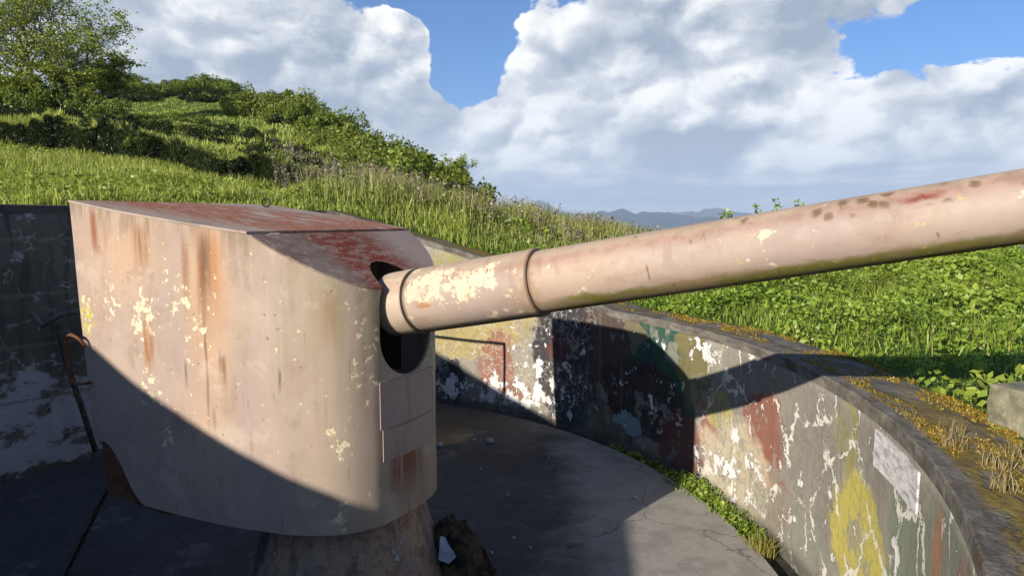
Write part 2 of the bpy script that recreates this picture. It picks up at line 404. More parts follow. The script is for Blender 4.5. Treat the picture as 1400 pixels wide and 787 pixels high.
def mat_wall(kind):
    """weathered, camouflage-painted concrete; UV = (metres along the wall, metres up)"""
    m, nt = new_mat('painted_concrete_' + kind); uv = uvco(nt); co = objco(nt)
    wn = nt.noise(uv, 2.2, 7, .66, color=True)
    wn2 = nt.noise(nt.v('MULTIPLY', uv, (14, 6, 1)), 1., 6, .7, color=True)
    w = nt.v('ADD', uv, nt.v('SCALE', nt.v('SUBTRACT', wn, (.5, .5, .5)), scale=.75))
    w = nt.v('ADD', w, nt.v('SCALE', nt.v('SUBTRACT', wn2, (.5, .5, .5)), scale=.2))
    x, z, _ = nt.sep(uv)
    wide = nt.noise(uv, .9, 5, .6); fine = nt.noise(uv, 16, 7, .68); mid = nt.noise(uv, 4.5, 6, .65)
    stk = nt.noise(nt.v('MULTIPLY', uv, (7, .7, 1)), 1., 5, .6); stf = nt.noise(nt.v('MULTIPLY', uv, (22, 1.2, 1)), 1., 4, .6)
    if kind == 'parapet':
        col = nt.mix(nt.rng(wide, .35, .65), (.195, .175, .145), (.27, .245, .19))
        P = [ # cx, cz, rx, rz, soft, colour, strength
            (7.2, 1.7, 1.6, .9, .3, (.33, .26, .10), .85), (6.5, 2.2, 1.2, .5, .3, (.22, .22, .09), .6), (6.4, .75, .34, .62, .2, (.25, .10, .065), .85), (7.35, .35, .35, .45, .2, (.02, .024, .04), .95),
            (6.2, .3, .5, .22, .3, (.24, .07, .045), .7),
            (5.0, 1.1, .62, 1.2, .15, (.026, .024, .030), .95), (5.05, 1.2, .25, .3, .3, (.11, .04, .03), .7),
            (3.9, 1.3, .75, 1.3, .12, (.055, .032, .028), .95), (3.2, 1.5, .55, .75, .15, (.014, .062, .042), .95), (2.75, 1.0, .42, .6, .2, (.022, .075, .045), .9), (3.55, 1.62, .25, .2, .2, (.15, .12, .06), .85),
            (3.4, .75, .85, .55, .2, (.035, .024, .024), .95), (2.62, .38, .5, .40, .15, (.13, .045, .036), .9), (4.2, .2, .5, .25, .4, (.12, .12, .09), .8), (4.85, .2, .4, .2, .3, (.03, .065, .055), .8),
            (2.42, 1.45, .32, .5, .2, (.135, .115, .04), .9), (3.65, .34, .32, .16, .25, (.22, .31, .31), .9),
            (2.02, .75, .22, .5, .25, (.27, .115, .08), .8), (1.85, 1.05, .25, .22, .25, (.33, .285, .09), .85), (.95, 1.02, .46, .42, .15, (.225, .085, .058), .97), (.95, .45, .55, .35, .3, (.24, .10, .068), .7), (1.5, .45, .7, .5, .4, (.44, .38, .26), .8),
            (.1, 1.2, .6, .5, .35, (.205, .185, .155), .8), (-.85, .75, .5, .62, .25, (.42, .36, .075), .9), (-1.35, .55, .25, .5, .3, (.42, .36, .08), .85), (-.55, 1.55, .16, .32, .4, (.25, .22, .06), .7),
            (-1.75, .95, .35, .8, .3, (.165, .19, .14), .85), (-2.6, 1.0, .8, .9, .3, (.175, .185, .135), .8), (-2.35, 1.5, .14, .25, .4, (.33, .15, .07), .7), (-2.9, 1.2, .2, .5, .4, (.26, .11, .07), .7), (.45, .3, .8, .25, .4, (.21, .22, .17), .6)]
        for (cx, cz, rx, rz, sf, c, a) in P:
            b = nt.mul(nt.blob(w, cx, cz, rx, rz, sf * .45), a)
            col = nt.mix(b, col, c)
        col = nt.mix(nt.mul(nt.rng(nt.add(fine, nt.mul(nt.sub(mid, .5), .6)), .46, .6), .45), col, nt.mix(.5, col, (.09, .082, .07)))
        gp = nt.rng(nt.add(nt.noise(nt.v('MULTIPLY', uv, (3, 2.2, 1)), 1., 7, .68), nt.mul(nt.rng(x, 2.6, 2.0), .03)), .565, .60)
        col = nt.mix(nt.mul(gp, .7), col, nt.mix(mid, (.15, .14, .115), (.30, .28, .23)))
        col = nt.mix(nt.mul(nt.rng(stk, .5, .72), .4), col, nt.mix(.65, col, (.20, .18, .13)))
        col = nt.mix(nt.mul(nt.rng(stf, .55, .7), .35), col, (.09, .085, .07))
        # bared white plaster
        white = (.66, .63, .58)
        reg = None
        for (cx, cz, rx, rz, a) in [(6.1, .30, .75, .26, .17), (7.3, .22, .4, .2, .17), (5.45, .5, .42, .5, .12), (4.95, .45, .35, .35, .10), (4.9, .95, .12, .12, .12), (2.95, .62, .36, .30, .065), (3.65, .3, .3, .12, .05), (2.2, 1.62, .30, .13, .15),
                                    (4.9, 1.5, .5, .8, .035), (1.6, .45, .7, .4, .09), (.25, .55, .6, .5, .055), (1.0, .95, .4, .3, .04), (5.9, .9, .4, .2, .08), (1.95, .95, .1, .4, .06), (-.3, 1.0, .2, .4, .05), (-1.7, 1.1, .12, .3, .10), (3.9, 1.0, .2, .2, .05)]:
            b = nt.mul(nt.blob(w, cx, cz, rx, rz, .6), a)
            reg = b if reg is None else nt.mx(reg, b)
        pn = nt.noise(nt.v('MULTIPLY', uv, (5.5, 4, 1)), 1., 7, .66)
        fl = nt.rng(nt.add(pn, reg), .625, .65)
        col = nt.mix(nt.mul(nt.rng(nt.add(pn, reg), .585, .625), .5), col, nt.mix(.6, col, (.05, .045, .04)))
        col = nt.mix(nt.mul(fl, .93), col, nt.mix(nt.rng(mid, .4, .7), white, (.46, .45, .43)))
        # lime-filled cracks
        cn = nt.v('ADD', uv, nt.v('SCALE', nt.v('SUBTRACT', nt.noise(uv, 3.5, 5, .65, color=True), (.5, .5, .5)), scale=.42))
        e1 = nt.voro(nt.v('MULTIPLY', cn, (1.0, .62, 1)), 2.0); e2 = nt.voro(cn, 6.5)
        th = nt.mul(nt.rng(nt.noise(uv, 3.2, 5, .65), .38, .66), .05)
        c1 = nt.rng(nt.sub(e1, th), .006, -.002)
        c1 = nt.mul(c1, nt.rng(x, 2.4, 1.9))
        c1 = nt.mul(c1, nt.rng(nt.noise(uv, 2.3, 3), .42, .50))
        fm = nt.mul(nt.rng(x, 4.2, 4.7), nt.rng(nt.noise(uv, 2.2, 3), .42, .55))
        c2 = nt.mul(nt.rng(e2, .035, .012), fm)
        col = nt.mix(nt.mul(c1, .9), col, (.60, .56, .48))
        col = nt.mix(nt.mul(c2, .65), col, (.50, .46, .40))
        # darker foot, rust-brown coping drip line, construction joint
        col = nt.mix(nt.mul(nt.rng(z, .14, .0), .7), col, (.06, .055, .045))
        jt = nt.rng(nt.m('ABSOLUTE', nt.sub(x, nt.add(4.28, nt.mul(nt.sub(mid, .5), .03)))), .04, .012)
        col = nt.mix(nt.mul(jt, .7), col, (.10, .105, .07))
        bump = nt.add(nt.mul(fine, .5), nt.sub(nt.mul(mid, .5), nt.mul(fl, .35)))
        bump = nt.sub(bump, nt.mul(c1, .2))
        principled(nt, col, .88, bump, .6, .03, spec=.2)
    else:
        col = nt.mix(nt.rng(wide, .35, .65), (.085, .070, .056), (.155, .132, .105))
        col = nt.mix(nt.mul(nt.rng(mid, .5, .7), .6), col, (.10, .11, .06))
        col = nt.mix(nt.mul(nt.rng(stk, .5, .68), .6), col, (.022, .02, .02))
        low = nt.mul(nt.rng(z, 1.9, .6), nt.rng(z, -.1, .1))
        pn = nt.noise(nt.v('MULTIPLY', uv, (2.2, 3, 1)), 1., 7, .66)
        fl = nt.rng(nt.add(pn, nt.mul(low, .17)), .58, .66)
        col = nt.mix(nt.mul(fl, .8), col, nt.mix(mid, (.30, .31, .33), (.50, .50, .50)))
        e = nt.voro(nt.v('ADD', uv, nt.v('SCALE', nt.v('SUBTRACT', wn, (.5, .5, .5)), scale=.4)), 2.6)
        col = nt.mix(nt.mul(nt.mul(nt.rng(e, .02, .004), nt.rng(mid, .45, .6)), .7), col, (.45, .44, .42))
        for zz in (.9, 1.6, 2.25, 2.95):
            ln = nt.rng(nt.m('ABSOLUTE', nt.sub(z, nt.add(zz, nt.mul(nt.sub(mid, .5), .05)))), .03, .008)
            col = nt.mix(nt.mul(ln, .6), col, (.17, .16, .12))
        principled(nt, col, .9, nt.add(nt.mul(fine, .5), nt.mul(mid, .5)), .7, .04, spec=.2)
    return m

def mat_coping():
    m, nt = new_mat('mossy_coping'); uv = uvco(nt)       # uv = (along, across 0..0.63)
    x, a, _ = nt.sep(uv)
    fine = nt.noise(uv, 18, 6, .68); mid = nt.noise(uv, 4, 6, .65); wide = nt.noise(uv, 1.1, 4, .6)
    col = nt.mix(nt.rng(mid, .35, .65), (.10, .09, .075), (.19, .17, .14))
    col = nt.mix(nt.mul(nt.rng(nt.noise(nt.v('MULTIPLY', uv, (2.5, 14, 1)), 1., 6, .7), .48, .62), .6), col, (.06, .05, .042))
    col = nt.mix(nt.mul(nt.rng(fine, .5, .7), .5), col, (.055, .05, .042))
    far = nt.rng(x, 4.4, 5.6)
    near = nt.mul(nt.rng(x, .3, -1.2), .7)
    mo = nt.rng(nt.add(nt.noise(nt.v('MULTIPLY', uv, (2.4, 5, 1)), 1., 6, .65), nt.add(nt.mul(near, .12), nt.mul(far, .07))), .50, .58)
    mo = nt.mul(mo, nt.rng(a, .08, .16))
    mo = nt.mul(mo, nt.mx(nt.mx(near, far), nt.mul(nt.rng(nt.m('ABSOLUTE', nt.sub(a, .2)), .2, .05), .9)))
    col = nt.mix(nt.mul(mo, .9), col, nt.mix(nt.rng(fine, .35, .65), (.13, .085, .015), (.24, .175, .03)))
    bw = nt.rng(nt.add(nt.noise(uv, 3, 5, .6), nt.mul(near, .05)), .6, .68)
    col = nt.mix(nt.mul(bw, .7), col, (.11, .075, .04))
    principled(nt, col, .95, nt.add(mid, nt.add(nt.mul(mo, .6), nt.mul(fine, .6))), .8, .03, spec=.1)
    return m

def mat_floor():
    m, nt = new_mat('pit_floor_concrete'); co = objco(nt)
    wide = nt.noise(co, .5, 5, .6); mid = nt.noise(co, 3, 6, .65); fine = nt.noise(co, 30, 5, .7)
    col = nt.mix(nt.rng(wide, .35, .65), (.038, .038, .040), (.066, .064, .062))
    x, y, z = nt.sep(co)
    # sun patch and shade painted in: pale towards the sunny side, dark elsewhere
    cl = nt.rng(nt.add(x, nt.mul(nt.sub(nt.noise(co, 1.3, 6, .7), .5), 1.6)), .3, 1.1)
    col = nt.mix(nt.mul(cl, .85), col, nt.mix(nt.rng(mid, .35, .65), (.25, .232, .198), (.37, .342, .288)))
    col = nt.mix(nt.mul(nt.rng(mid, .50, .7), .4), col, nt.mix(.6, col, (.02, .02, .02)))
    col = nt.mix(nt.mul(nt.rng(fine, .55, .75), .4), col, (.04, .04, .04))
    w = nt.v('ADD', co, nt.v('SCALE', nt.v('SUBTRACT', nt.noise(co, 4, 4, color=True), (.5, .5, .5)), scale=.3))
    pd = nt.blob(w, -1.0, 9.6, .42, .45, .15)
    col = nt.mix(nt.mul(pd, .75), col, (.012, .012, .013))
    dst = nt.rng(nt.noise(w, 1.4, 7, .72), .55, .68)
    col = nt.mix(nt.mul(dst, .45), col, (.20, .185, .16))
    e = nt.voro(w, .55)
    col = nt.mix(nt.mul(nt.rng(e, .006, .001), .5), col, (.03, .02, .02))
    sp = nt.rng(nt.noise(co, 42, 2, .5), .72, .75)
    col = nt.mix(nt.mul(sp, .8), col, (.42, .41, .39))
    sm_ = nt.rng(nt.noise(w, 7, 7, .75), .56, .66)
    col = nt.mix(nt.mul(sm_, .3), col, (.17, .16, .145))
    principled(nt, col, nt.mix(pd, (.8, .8, .8), (.3, .3, .3)), nt.add(mid, nt.mul(fine, .4)), .5, .02, spec=.3)
    return m

# ------------------------------------------------------------------ camera, sun, sky
CAM_Z = 3.2
cam = bpy.data.cameras.new('camera'); camo = bpy.data.objects.new('camera', cam); COL.objects.link(camo)
cam.lens = 36 * 900 / 1400; cam.sensor_width = 36; cam.clip_start = .05; cam.clip_end = 30000
camo.location = (0, 0, CAM_Z); camo.rotation_euler = (math.pi / 2 - math.atan(93.5 / 900), 0, 0)
scn.camera = camo

SUN_EL, SUN_HEAD = 20.0, 43.0            # light travels towards heading 43 deg east of +Y
to_sun = Vector((-math.sin(R_(SUN_HEAD)) * math.cos(R_(SUN_EL)), -math.cos(R_(SUN_HEAD)) * math.cos(R_(SUN_EL)), math.sin(R_(SUN_EL))))
sl = bpy.data.lights.new('sun', 'SUN'); sl.energy = 5.0; sl.angle = R_(.53); sl.color = (1.0, .925, .82)
so = bpy.data.objects.new('sun', sl); COL.objects.link(so)
so.rotation_euler = to_sun.to_track_quat('Z', 'Y').to_euler(); so.location = (-20, -20, 20)

def make_world():
    w = bpy.data.worlds.new('World'); scn.world = w; w.use_nodes = True
    t = w.node_tree; t.nodes.clear(); nt = NT(t)
    out = nt.n('ShaderNodeOutputWorld'); bg = nt.n('ShaderNodeBackground'); bg.inputs[1].default_value = .067
    t.links.new(bg.outputs[0], out.inputs[0])
    sky = nt.n('ShaderNodeTexSky', sky_type='NISHITA'); sky.sun_disc = False
    sky.sun_elevation = R_(SUN_EL); sky.sun_rotation = math.atan2(to_sun.x, to_sun.y)
    sky.altitude = 150; sky.air_density = 1.0; sky.dust_density = .4; sky.ozone_density = 1.6
    g = nt.n('ShaderNodeTexCoord').outputs['Generated']
    dx, dy, dz = nt.sep(g)
    az = nt.mul(nt.m('ARCTAN2', dx, dy), 57.29578)
    el = nt.mul(nt.m('ARCSINE', dz), 57.29578)
    ae = nt.comb(az, el, 0.)
    gs = nt.v('MULTIPLY', g, (1., 1., 1.45))
    wc = nt.noise(gs, 5., 3, .55, color=True)
    wd = nt.v('SCALE', nt.v('SUBTRACT', wc, (.5, .5, .5)), scale=7.)
    wae = nt.v('ADD', ae, wd)
    acc = None
    for (a, e, ra, re, cv, br) in CLOUDS:
        mp = nt.n('ShaderNodeMapping', vector_type='POINT'); nt.put(mp.inputs[0], wae)
        mp.inputs['Scale'].default_value = (1 / ra, 1 / re, 0); mp.inputs['Location'].default_value = (-a / ra, -e / re, 0)
        gr = nt.n('ShaderNodeTexGradient', gradient_type='SPHERICAL'); nt.put(gr.inputs[0], mp.outputs[0])
        ma = nt.n('ShaderNodeVectorMath', operation='MULTIPLY_ADD')
        nt.put(ma.inputs[0], gr.outputs['Fac']); nt.put(ma.inputs[1], (cv, br, 0))
        nt.put(ma.inputs[2], acc if acc is not None else (0, 0, 0)); acc = ma.outputs[0]
    cover, bright, _ = nt.sep(acc)
    wv = nt.v('SUBTRACT', wc, (.5, .5, .5))
    gw = nt.v('ADD', gs, nt.v('SCALE', wv, scale=.10))
    SUNO = Vector((-.026, -.010, .036))
    f1 = nt.noise(gw, 5.5, 9, .63)
    f2 = nt.noise(nt.v('ADD', gw, tuple(SUNO)), 5.5, 6, .63)
    # cauliflower puffs: two cell sizes, warped, and the same seen a little nearer to the sun for their shading
    fw = nt.v('SCALE', nt.v('SUBTRACT', nt.noise(gs, 26., 4, .62, color=True), (.5, .5, .5)), scale=.05)
    pv = nt.v('ADD', nt.v('ADD', gs, nt.v('SCALE', wv, scale=.12)), fw)
    def puffs(v):
        return nt.sub(.5, nt.voro(v, 14., 'F1'))
    p1 = puffs(pv); p2 = puffs(nt.v('ADD', pv, tuple(SUNO * .6)))
    lay = nt.noise(nt.v('MULTIPLY', g, (3., 3., 46.)), 1.6, 5, .55)
    low = nt.rng(el, 6.0, 2.0)
    D = nt.add(nt.sub(cover, .16), nt.mul(nt.sub(f1, .5), 2.1))
    D = nt.add(D, nt.mul(p1, .9))
    D = nt.add(D, nt.mul(low, nt.add(.75, nt.mul(nt.sub(lay, .5), .5))))
    mask = nt.rng(D, -.02, .13)
    lit = nt.add(nt.mul(nt.sub(f1, f2), 2.1), nt.mul(nt.sub(p1, p2), nt.rng(el, 1.5, 6., .1, 1.0)))
    lit = nt.add(lit, nt.mul(nt.sub(nt.noise(gw, 2.6, 3, .5), .5), .9))
    lit = nt.add(lit, nt.rng(D, .0, .6, .22, 0.))
    br = nt.add(nt.add(.50, lit), nt.mul(bright, .8))
    br = nt.sub(br, nt.mul(low, nt.add(.02, nt.mul(nt.sub(lay, .5), 2.4))))
    cc = nt.ramp(br, [(0., (2.7, 3.15, 3.9)), (.3, (4.1, 4.5, 5.1)), (.55, (5.8, 6.0, 6.3)), (.8, (8.3, 8.25, 8.1)), (1., (9.6, 9.45, 9.2))])
    # clouds overhead, above the view, are thinned to dim the ambient light
    blue = nt.mix(1.0, sky.outputs[0], nt.mix(nt.rng(el, 1., 9.), (.85, .95, 1.1), SKY_TINT), 'MULTIPLY')
    fr = nt.rng(el, 60, 24)
    mask = nt.mul(mask, nt.rng(el, -3, .0))
    mask = nt.mul(mask, nt.add(.12, nt.mul(fr, .88)))
    col = nt.mix(mask, blue, cc)
    nt.put(bg.inputs[0], col)

SKY_TINT = (.22, .58, 1.05)
# (azimuth, elevation, half width, half height, weight) in degrees
# cloud masses: azimuth, elevation, half width, half height (degrees), cover, brightness
CLOUDS = [
 (-24, 12, 26, 14, .95, -.32), (-13, 10.5, 10, 7, .5, -.22), (-8.3, 13, 5.5, 4, .7, .2), (-34, 13, 14, 11, .6, .15), (-14, 5, 14, 6, .5, -.05), (-19, 16.8, 9, 3, .1, .3), (-26, 10, 11, 5, 0, -.4), (-30, 6, 9, 6, .2, .2),
 (-3.6, 17.0, 7.0, 7, -1.7, 0), (-8, 18.6, 7, 3.2, -1.5, 0), (-4.8, 11.8, 3.3, 3.8, -1.0, .1), (-9.5, 14.8, 2.2, 1.8, .5, .3),
 (9, 11, 15, 11, 1.05, .1), (20, 13.5, 14, 9, .95, -.1), (-1, 6.3, 11, 5, .8, .3), (2.5, 11.5, 6, 7, .3, .5), (13, 17, 12, 5, .3, -.15), (17, 11.0, 9, 3, .1, .4), (5, 4.6, 14, 3.4, .4, -.1),
 (36.5, 13.2, 7.5, 4.6, -1.45, 0), (29.5, 11.8, 6, 2.2, -.8, .0), (26, 9.8, 4, 1.6, -.5, .0), (38, 17.0, 8, 1.6, .8, .2), (36, 10.9, 5, .8, .6, .2), (30, 16, 6, 3, .3, -.1),
 (30, 6, 13, 5, .95, .2), (38, 8.3, 8, 5, .8, .3), (22.5, 7.6, 4, 2.4, .5, .5), (18.0, 7.0, 9, 2.3, .0, -1.15), (14, 4, 26, 3.4, .7, 0), (24, 5.5, 6, 2, 0, .4), (19, 7.6, 5, 1.5, -.2, 0),
 (16, 5.2, 10, 2.0, .0, -.6), (24, 13.5, 5.5, 7, 0, -.55), (33, 7.0, 4.5, 1.8, 0, -.7), (8, 2.6, 20, 1.3, .3, -.4), (24, 2.2, 16, 1.2, .2, -.3), (4.5, 12.6, 3, 2.4, 0, -.6), (12, 1.0, 18, .8, .3, .4), (18, 7, 4, 2.5, .5, 0), (10, 7.6, 10, 3, 0, -.35), (11.5, 15.5, 5, 3, 0, -.4),
 (60, 10, 24, 12, .45, 0), (-62, 12, 26, 13, .5, 0), (130, 14, 50, 12, .25, 0), (-130, 10, 50, 10, .2, 0)]
make_world()
scn.world.cycles.sampling_method = 'NONE'

scn.view_settings.view_transform = 'Standard'; scn.view_settings.look = 'None'
scn.view_settings.gamma = 1.0; scn.view_settings.exposure = 0.97; scn.view_settings.use_curve_mapping = False
scn.cycles.max_bounces = 4; scn.cycles.diffuse_bounces = 2; scn.cycles.glossy_bounces = 2
scn.cycles.transmission_bounces = 3; scn.cycles.transparent_max_bounces = 6; scn.cycles.volume_bounces = 0

# ------------------------------------------------------------------ pit plan
PC = np.array([-3.75, 5.6]); PR = 6.42; CW = .63
NTH, CH = 143.5, 3.54          # rear chord: outward normal angle, distance from centre
TH0, TH1 = -157.0, 85.0        # parapet arc
def wrap(th): return (np.asarray(th, float) + 157.0) % 360.0 - 157.0       # -157..203
def r_in(th, off=0.0):
    th = wrap(th)
    c = np.cos(np.radians(th - NTH))
    ch = np.where(c > .05, (CH + off) / np.maximum(c, .05), 1e9)
    return np.minimum(PR + off, ch)
_wt_th = [-157, -135.5, -127, -108, -101, -92, -84, -78, 0, 36, 70, 85.6, 160, 203]
_wt_z = [5.3, 4.75, 4.5, 3.74, 3.27, 2.55, 1.95, 1.87, 1.87, 1.90, 2.85, 3.36, 3.40, 5.2]
def walltop(th): return np.interp(wrap(th), _wt_th, _wt_z)

# ------------------------------------------------------------------ terrain
def _az(u): return math.degrees(math.atan((u - 700) / 895.))
far_r = [(500, -45), (1500, -82), (9000, -110)]
TCOL = [
 (-180, [(1, 1.8), (4, 1.9), (9, 2.6), (30, 3.5), (200, -4), (1500, -70)]),
 (-150, [(1, 1.8), (4, 1.9), (10, 3.2), (30, 6), (90, 8), (500, 0), (1500, -60)]),
 (-120, [(1, 1.75), (4, 2.0), (6, 2.8), (9, 3.8), (14, 5.2), (30, 8), (60, 11), (200, 12), (1500, -60)]),
 (-75, [(4, 2.0), (6, 3.2), (8, 4.1), (12, 5.2), (30, 9), (60, 14), (120, 20), (400, 10), (1500, -50)]),
 (-55, [(9, 3.6), (14, 4.4), (22, 6.2), (40, 11.5), (70, 16), (120, 19), (400, 8), (1500, -50)]),
 (_az(0), [(9.5, 3.36), (12, 3.75), (22.4, 5.6), (32, 8.0), (40, 10.0), (60, 14), (90, 17), (150, 18), (400, 5), (1500, -60)]),
 (_az(100), [(9.5, 3.36), (12, 3.7), (21.8, 5.2), (32, 7.8), (40, 10), (60, 13.5), (90, 15), (150, 14), (400, 4), (1500, -60)]),
 (_az(200), [(9.8, 3.36), (12, 3.6), (20.3, 4.75), (30, 7.1), (38, 8.7), (46, 10.3), (52, 11.4), (60, 13.8), (68, 15.9), (80, 16.2), (130, 11), (500, -10), (1500, -60)]),
 (_az(310), [(9.8, 3.32), (12, 3.5), (18.5, 4.1), (28, 6.2), (38, 8.7), (46, 10.4), (52, 11.4), (60, 14.2), (68, 16.2), (80, 15.6), (130, 9), (500, -20), (1500, -70)]),
 (_az(400), [(10, 3.3), (12, 3.45), (17.5, 3.75), (28, 5.8), (38, 8.7), (48, 11.2), (56, 12.5), (70, 12), (120, 5), (500, -25), (1500, -75)]),
 (_az(450), [(10, 3.25), (12, 3.4), (20, 4.15), (30, 6.2), (40, 8.2), (50, 9.5), (60, 9.2), (100, 4), (500, -35), (1500, -80)]),
 (_az(520), [(10.5, 3.15), (12, 3.3), (20, 4.0), (30, 5.4), (40, 6.7), (50, 6.1), (100, -2), (500, -40), (1500, -82), (9000, -110)]),
 (_az(570), [(11, 3.0), (13, 3.2), (20, 3.9), (30, 5.1), (36, 5.3), (45, 4.7), (100, -5)] + far_r),
 (_az(620), [(11.3, 2.9), (13, 3.0), (18, 3.45), (28, 3.95), (36, 3.5), (80, -5)] + far_r),
 (_az(700), [(11.7, 2.5), (14, 2.8), (18, 3.0), (21, 3.05), (28, 2.5), (60, -3), (300, -35)] + far_r),
 (_az(800), [(11, 2.1), (14, 2.5), (18, 2.7), (24, 2.1), (60, -5), (300, -38)] + far_r),
 (_az(900), [(9.7, 1.95), (12, 2.3), (16, 2.5), (22, 1.9), (60, -6), (300, -38)] + far_r),
 (_az(1000), [(8.5, 1.9), (12, 2.3), (15, 2.5), (20, 2.0), (60, -6), (300, -40)] + far_r),
 (_az(1100), [(7, 1.88), (10, 2.2), (14, 2.4), (20, 1.7), (60, -7), (300, -40)] + far_r),
 (_az(1200), [(6.2, 1.87), (9, 2.05), (13.5, 2.12), (19, 1.0), (60, -8), (300, -42)] + far_r),
 (_az(1400), [(4.6, 1.87), (8, 2.05), (13.5, 2.26), (19, 1.0), (60, -8), (300, -42)] + far_r),
 (90, [(1, 1.8), (4, 1.87), (8, 2.0), (14, 2.0), (25, 1.2), (60, -7), (300, -42)] + far_r),
 (140, [(1, 1.8), (4, 1.85), (8, 2.2), (20, 2.4), (60, -2), (300, -30)] + far_r),
]
TCOL = [(a, [(d / math.cos(R_(a)) if abs(a) < 38.1 else d, z) for d, z in pr]) for a, pr in TCOL]
TCOL.append((180, TCOL[0][1]))
BANK_U = [-400, -260, 0, 100, 200, 310, 400, 470]
BANK_D = [26, 24.8, 23.4, 22.6, 21.0, 19.1, 18.0, 17.6]       # where the grassy bank's lip runs
BANK_H = [.6, 1.0, 1.15, 1.15, 1.1, 1.0, .75, .0]             # its height
def bank(x, y):
    u = 700 + 895 * x / np.maximum(y, .5); dc = np.interp(u, BANK_U, BANK_D) + (vnoise(u * .03, u * 0 + 3) - .5) * .9
    h = np.interp(u, BANK_U, BANK_H) * np.clip((u + 400) / 100, 0, 1) * (y > 5)
    h = h * (.55 + .55 * vnoise(u * .022 + 7, u * 0 + 1) + .25 * (vnoise(u * .11, u * 0 + 5) - .5))
    f = np.clip((y - dc + .32) / .32, 0, 1); g = np.clip(1 - (y - dc) / 9, 0, 1)
    return h * np.where(y < dc, f, g)
_taz = np.array([c[0] for c in TCOL])
def terrain(x, y, rough=True):
    x = np.asarray(x, float); y = np.asarray(y, float)
    az = np.degrees(np.arctan2(x, y)); d = np.hypot(x, y)
    tab = np.stack([np.interp(d, [p[0] for p in c[1]], [p[1] for p in c[1]]) for c in TCOL])
    i = np.clip(np.searchsorted(_taz, az, side='right') - 1, 0, len(_taz) - 2)
    t = (az - _taz[i]) / (_taz[i + 1] - _taz[i]); t = t * t * (3 - 2 * t)
    k = np.arange(len(az.ravel())) if az.ndim else 0
    a = np.take_along_axis(tab.reshape(len(TCOL), -1), i.ravel()[None], 0)[0]
    b = np.take_along_axis(tab.reshape(len(TCOL), -1), i.ravel()[None] + 1, 0)[0]
    z = (a * (1 - t.ravel()) + b * t.ravel()).reshape(az.shape)
    z = z + bank(x, y)
    amp = np.clip((d - 8) * .012, .05, .35) + np.clip((d - 200) * .01, 0, 12)
    if rough: z = z + (fbm(x * .35 + 40, y * .35 + 90, 4) - .5) * 2 * amp * .8 + (fbm(x * .03 + 9, y * .03 + 4, 3) - .5) * np.clip((d - 100) * .05, 0, 20)
    th = np.degrees(np.arctan2(y - PC[1], x - PC[0])); rr = np.hypot(x - PC[0], y - PC[1])
    w = np.clip((rr - r_in(th, CW)) / 1.6, 0, 1); w = w * w * (3 - 2 * w)
    return (walltop(th) - .03) * (1 - w) + z * w

def build_terrain():
    nth = 1000
    th = np.linspace(-180, 180, nth, endpoint=False)
    # finer rays in the half circle the place is seen in
    k = np.concatenate([[0, .05, .1, .2], np.arange(.35, 26, .16), np.arange(26, 75, .5), 75 * 10 ** np.linspace(0, math.log10(125), 60)]); nr = len(k)
    T, K = np.meshgrid(th, k, indexing='ij')
    r = r_in(T, CW - .02) + K
    x = PC[0] + r * np.cos(np.radians(T)); y = PC[1] + r * np.sin(np.radians(T))
    z = terrain(x, y)
    # skirt down at the inner edge
    co = np.stack([x, y, z], -1)
    idx = np.arange(nth * nr).reshape(nth, nr)
    a = idx; b = np.roll(idx, -1, 0)
    F = np.stack([a[:, :-1], a[:, 1:], b[:, 1:], b[:, :-1]], -1).reshape(-1, 4)
    me = np_mesh('ground', co.reshape(-1, 3), F, smooth=True)
    o = link('ground', me, mat_terrain()); tag(o, kind='structure')
build_terrain()

# distant hills, two ridges, several kilometres away
def hills(name, D, zbase, prof, depth, seed):
    az = np.linspace(prof[0][0], prof[-1][0], 260)
    h = np.interp(az, [p[0] for p in prof], [zbase + (p[1] - zbase) * .90 for p in prof])
    h = h + (fbm(az * 1.6 + seed, az * 0 + seed, 5) - .5) * 2 * 26 * np.clip((h - zbase) / 120, .0, 1)
    rows = []
    fr = [-1, -.75, -.5, -.25, 0, .3, .7, 1.2]
    for f in fr:
        k = (1 - abs(f)) if f <= 0 else max(0, 1 - f / 1.2)
        k = k ** 1.1
        d = D + f * depth
        bump = (fbm(az * 3 + 50 * seed, az * 0 + f * 3.1, 4) - .5) * 40 * k * (f != 0)
        rows.append(np.stack([d * np.sin(np.radians(az)), d * np.cos(np.radians(az)), zbase + (h - zbase) * k + bump], -1))
    co = np.stack(rows, 0); n, mm = co.shape[:2]
    idx = np.arange(n * mm).reshape(n, mm)
    F = np.stack([idx[:-1, :-1], idx[:-1, 1:], idx[1:, 1:], idx[1:, :-1]], -1).reshape(-1, 4)
    o = link(name, np_mesh(name, co.reshape(-1, 3), F, smooth=True), MAT['hills']); tag(o, kind='structure')

MAT = {}
MAT['hills'] = mat_simple('far_hills', (.012, .022, .03), (.03, .042, .045), .004, .95, .0, spec=.0)
hills('far_hills', 7600, -110, [(-14, -90), (-8, 120), (-2.5, 140), (0.6, 200), (2.2, 270), (3.3, 190), (5, 95), (7.5, 60), (9.2, 50), (12, 80), (15.2, 110), (17.2, 150), (19, 80), (22, 60), (27, 40), (34, 70), (45, 20), (60, -100)], 1100, 3)
hills('near_hills', 5200, -105, [(-4, -105), (2, 40), (6, 70), (8.6, 92), (9.6, 108), (10.5, 70), (12.4, 90), (14, 55), (16, 35), (20, 20), (24, -5), (30, -30), (44, -60), (52, -105)], 700, 11)

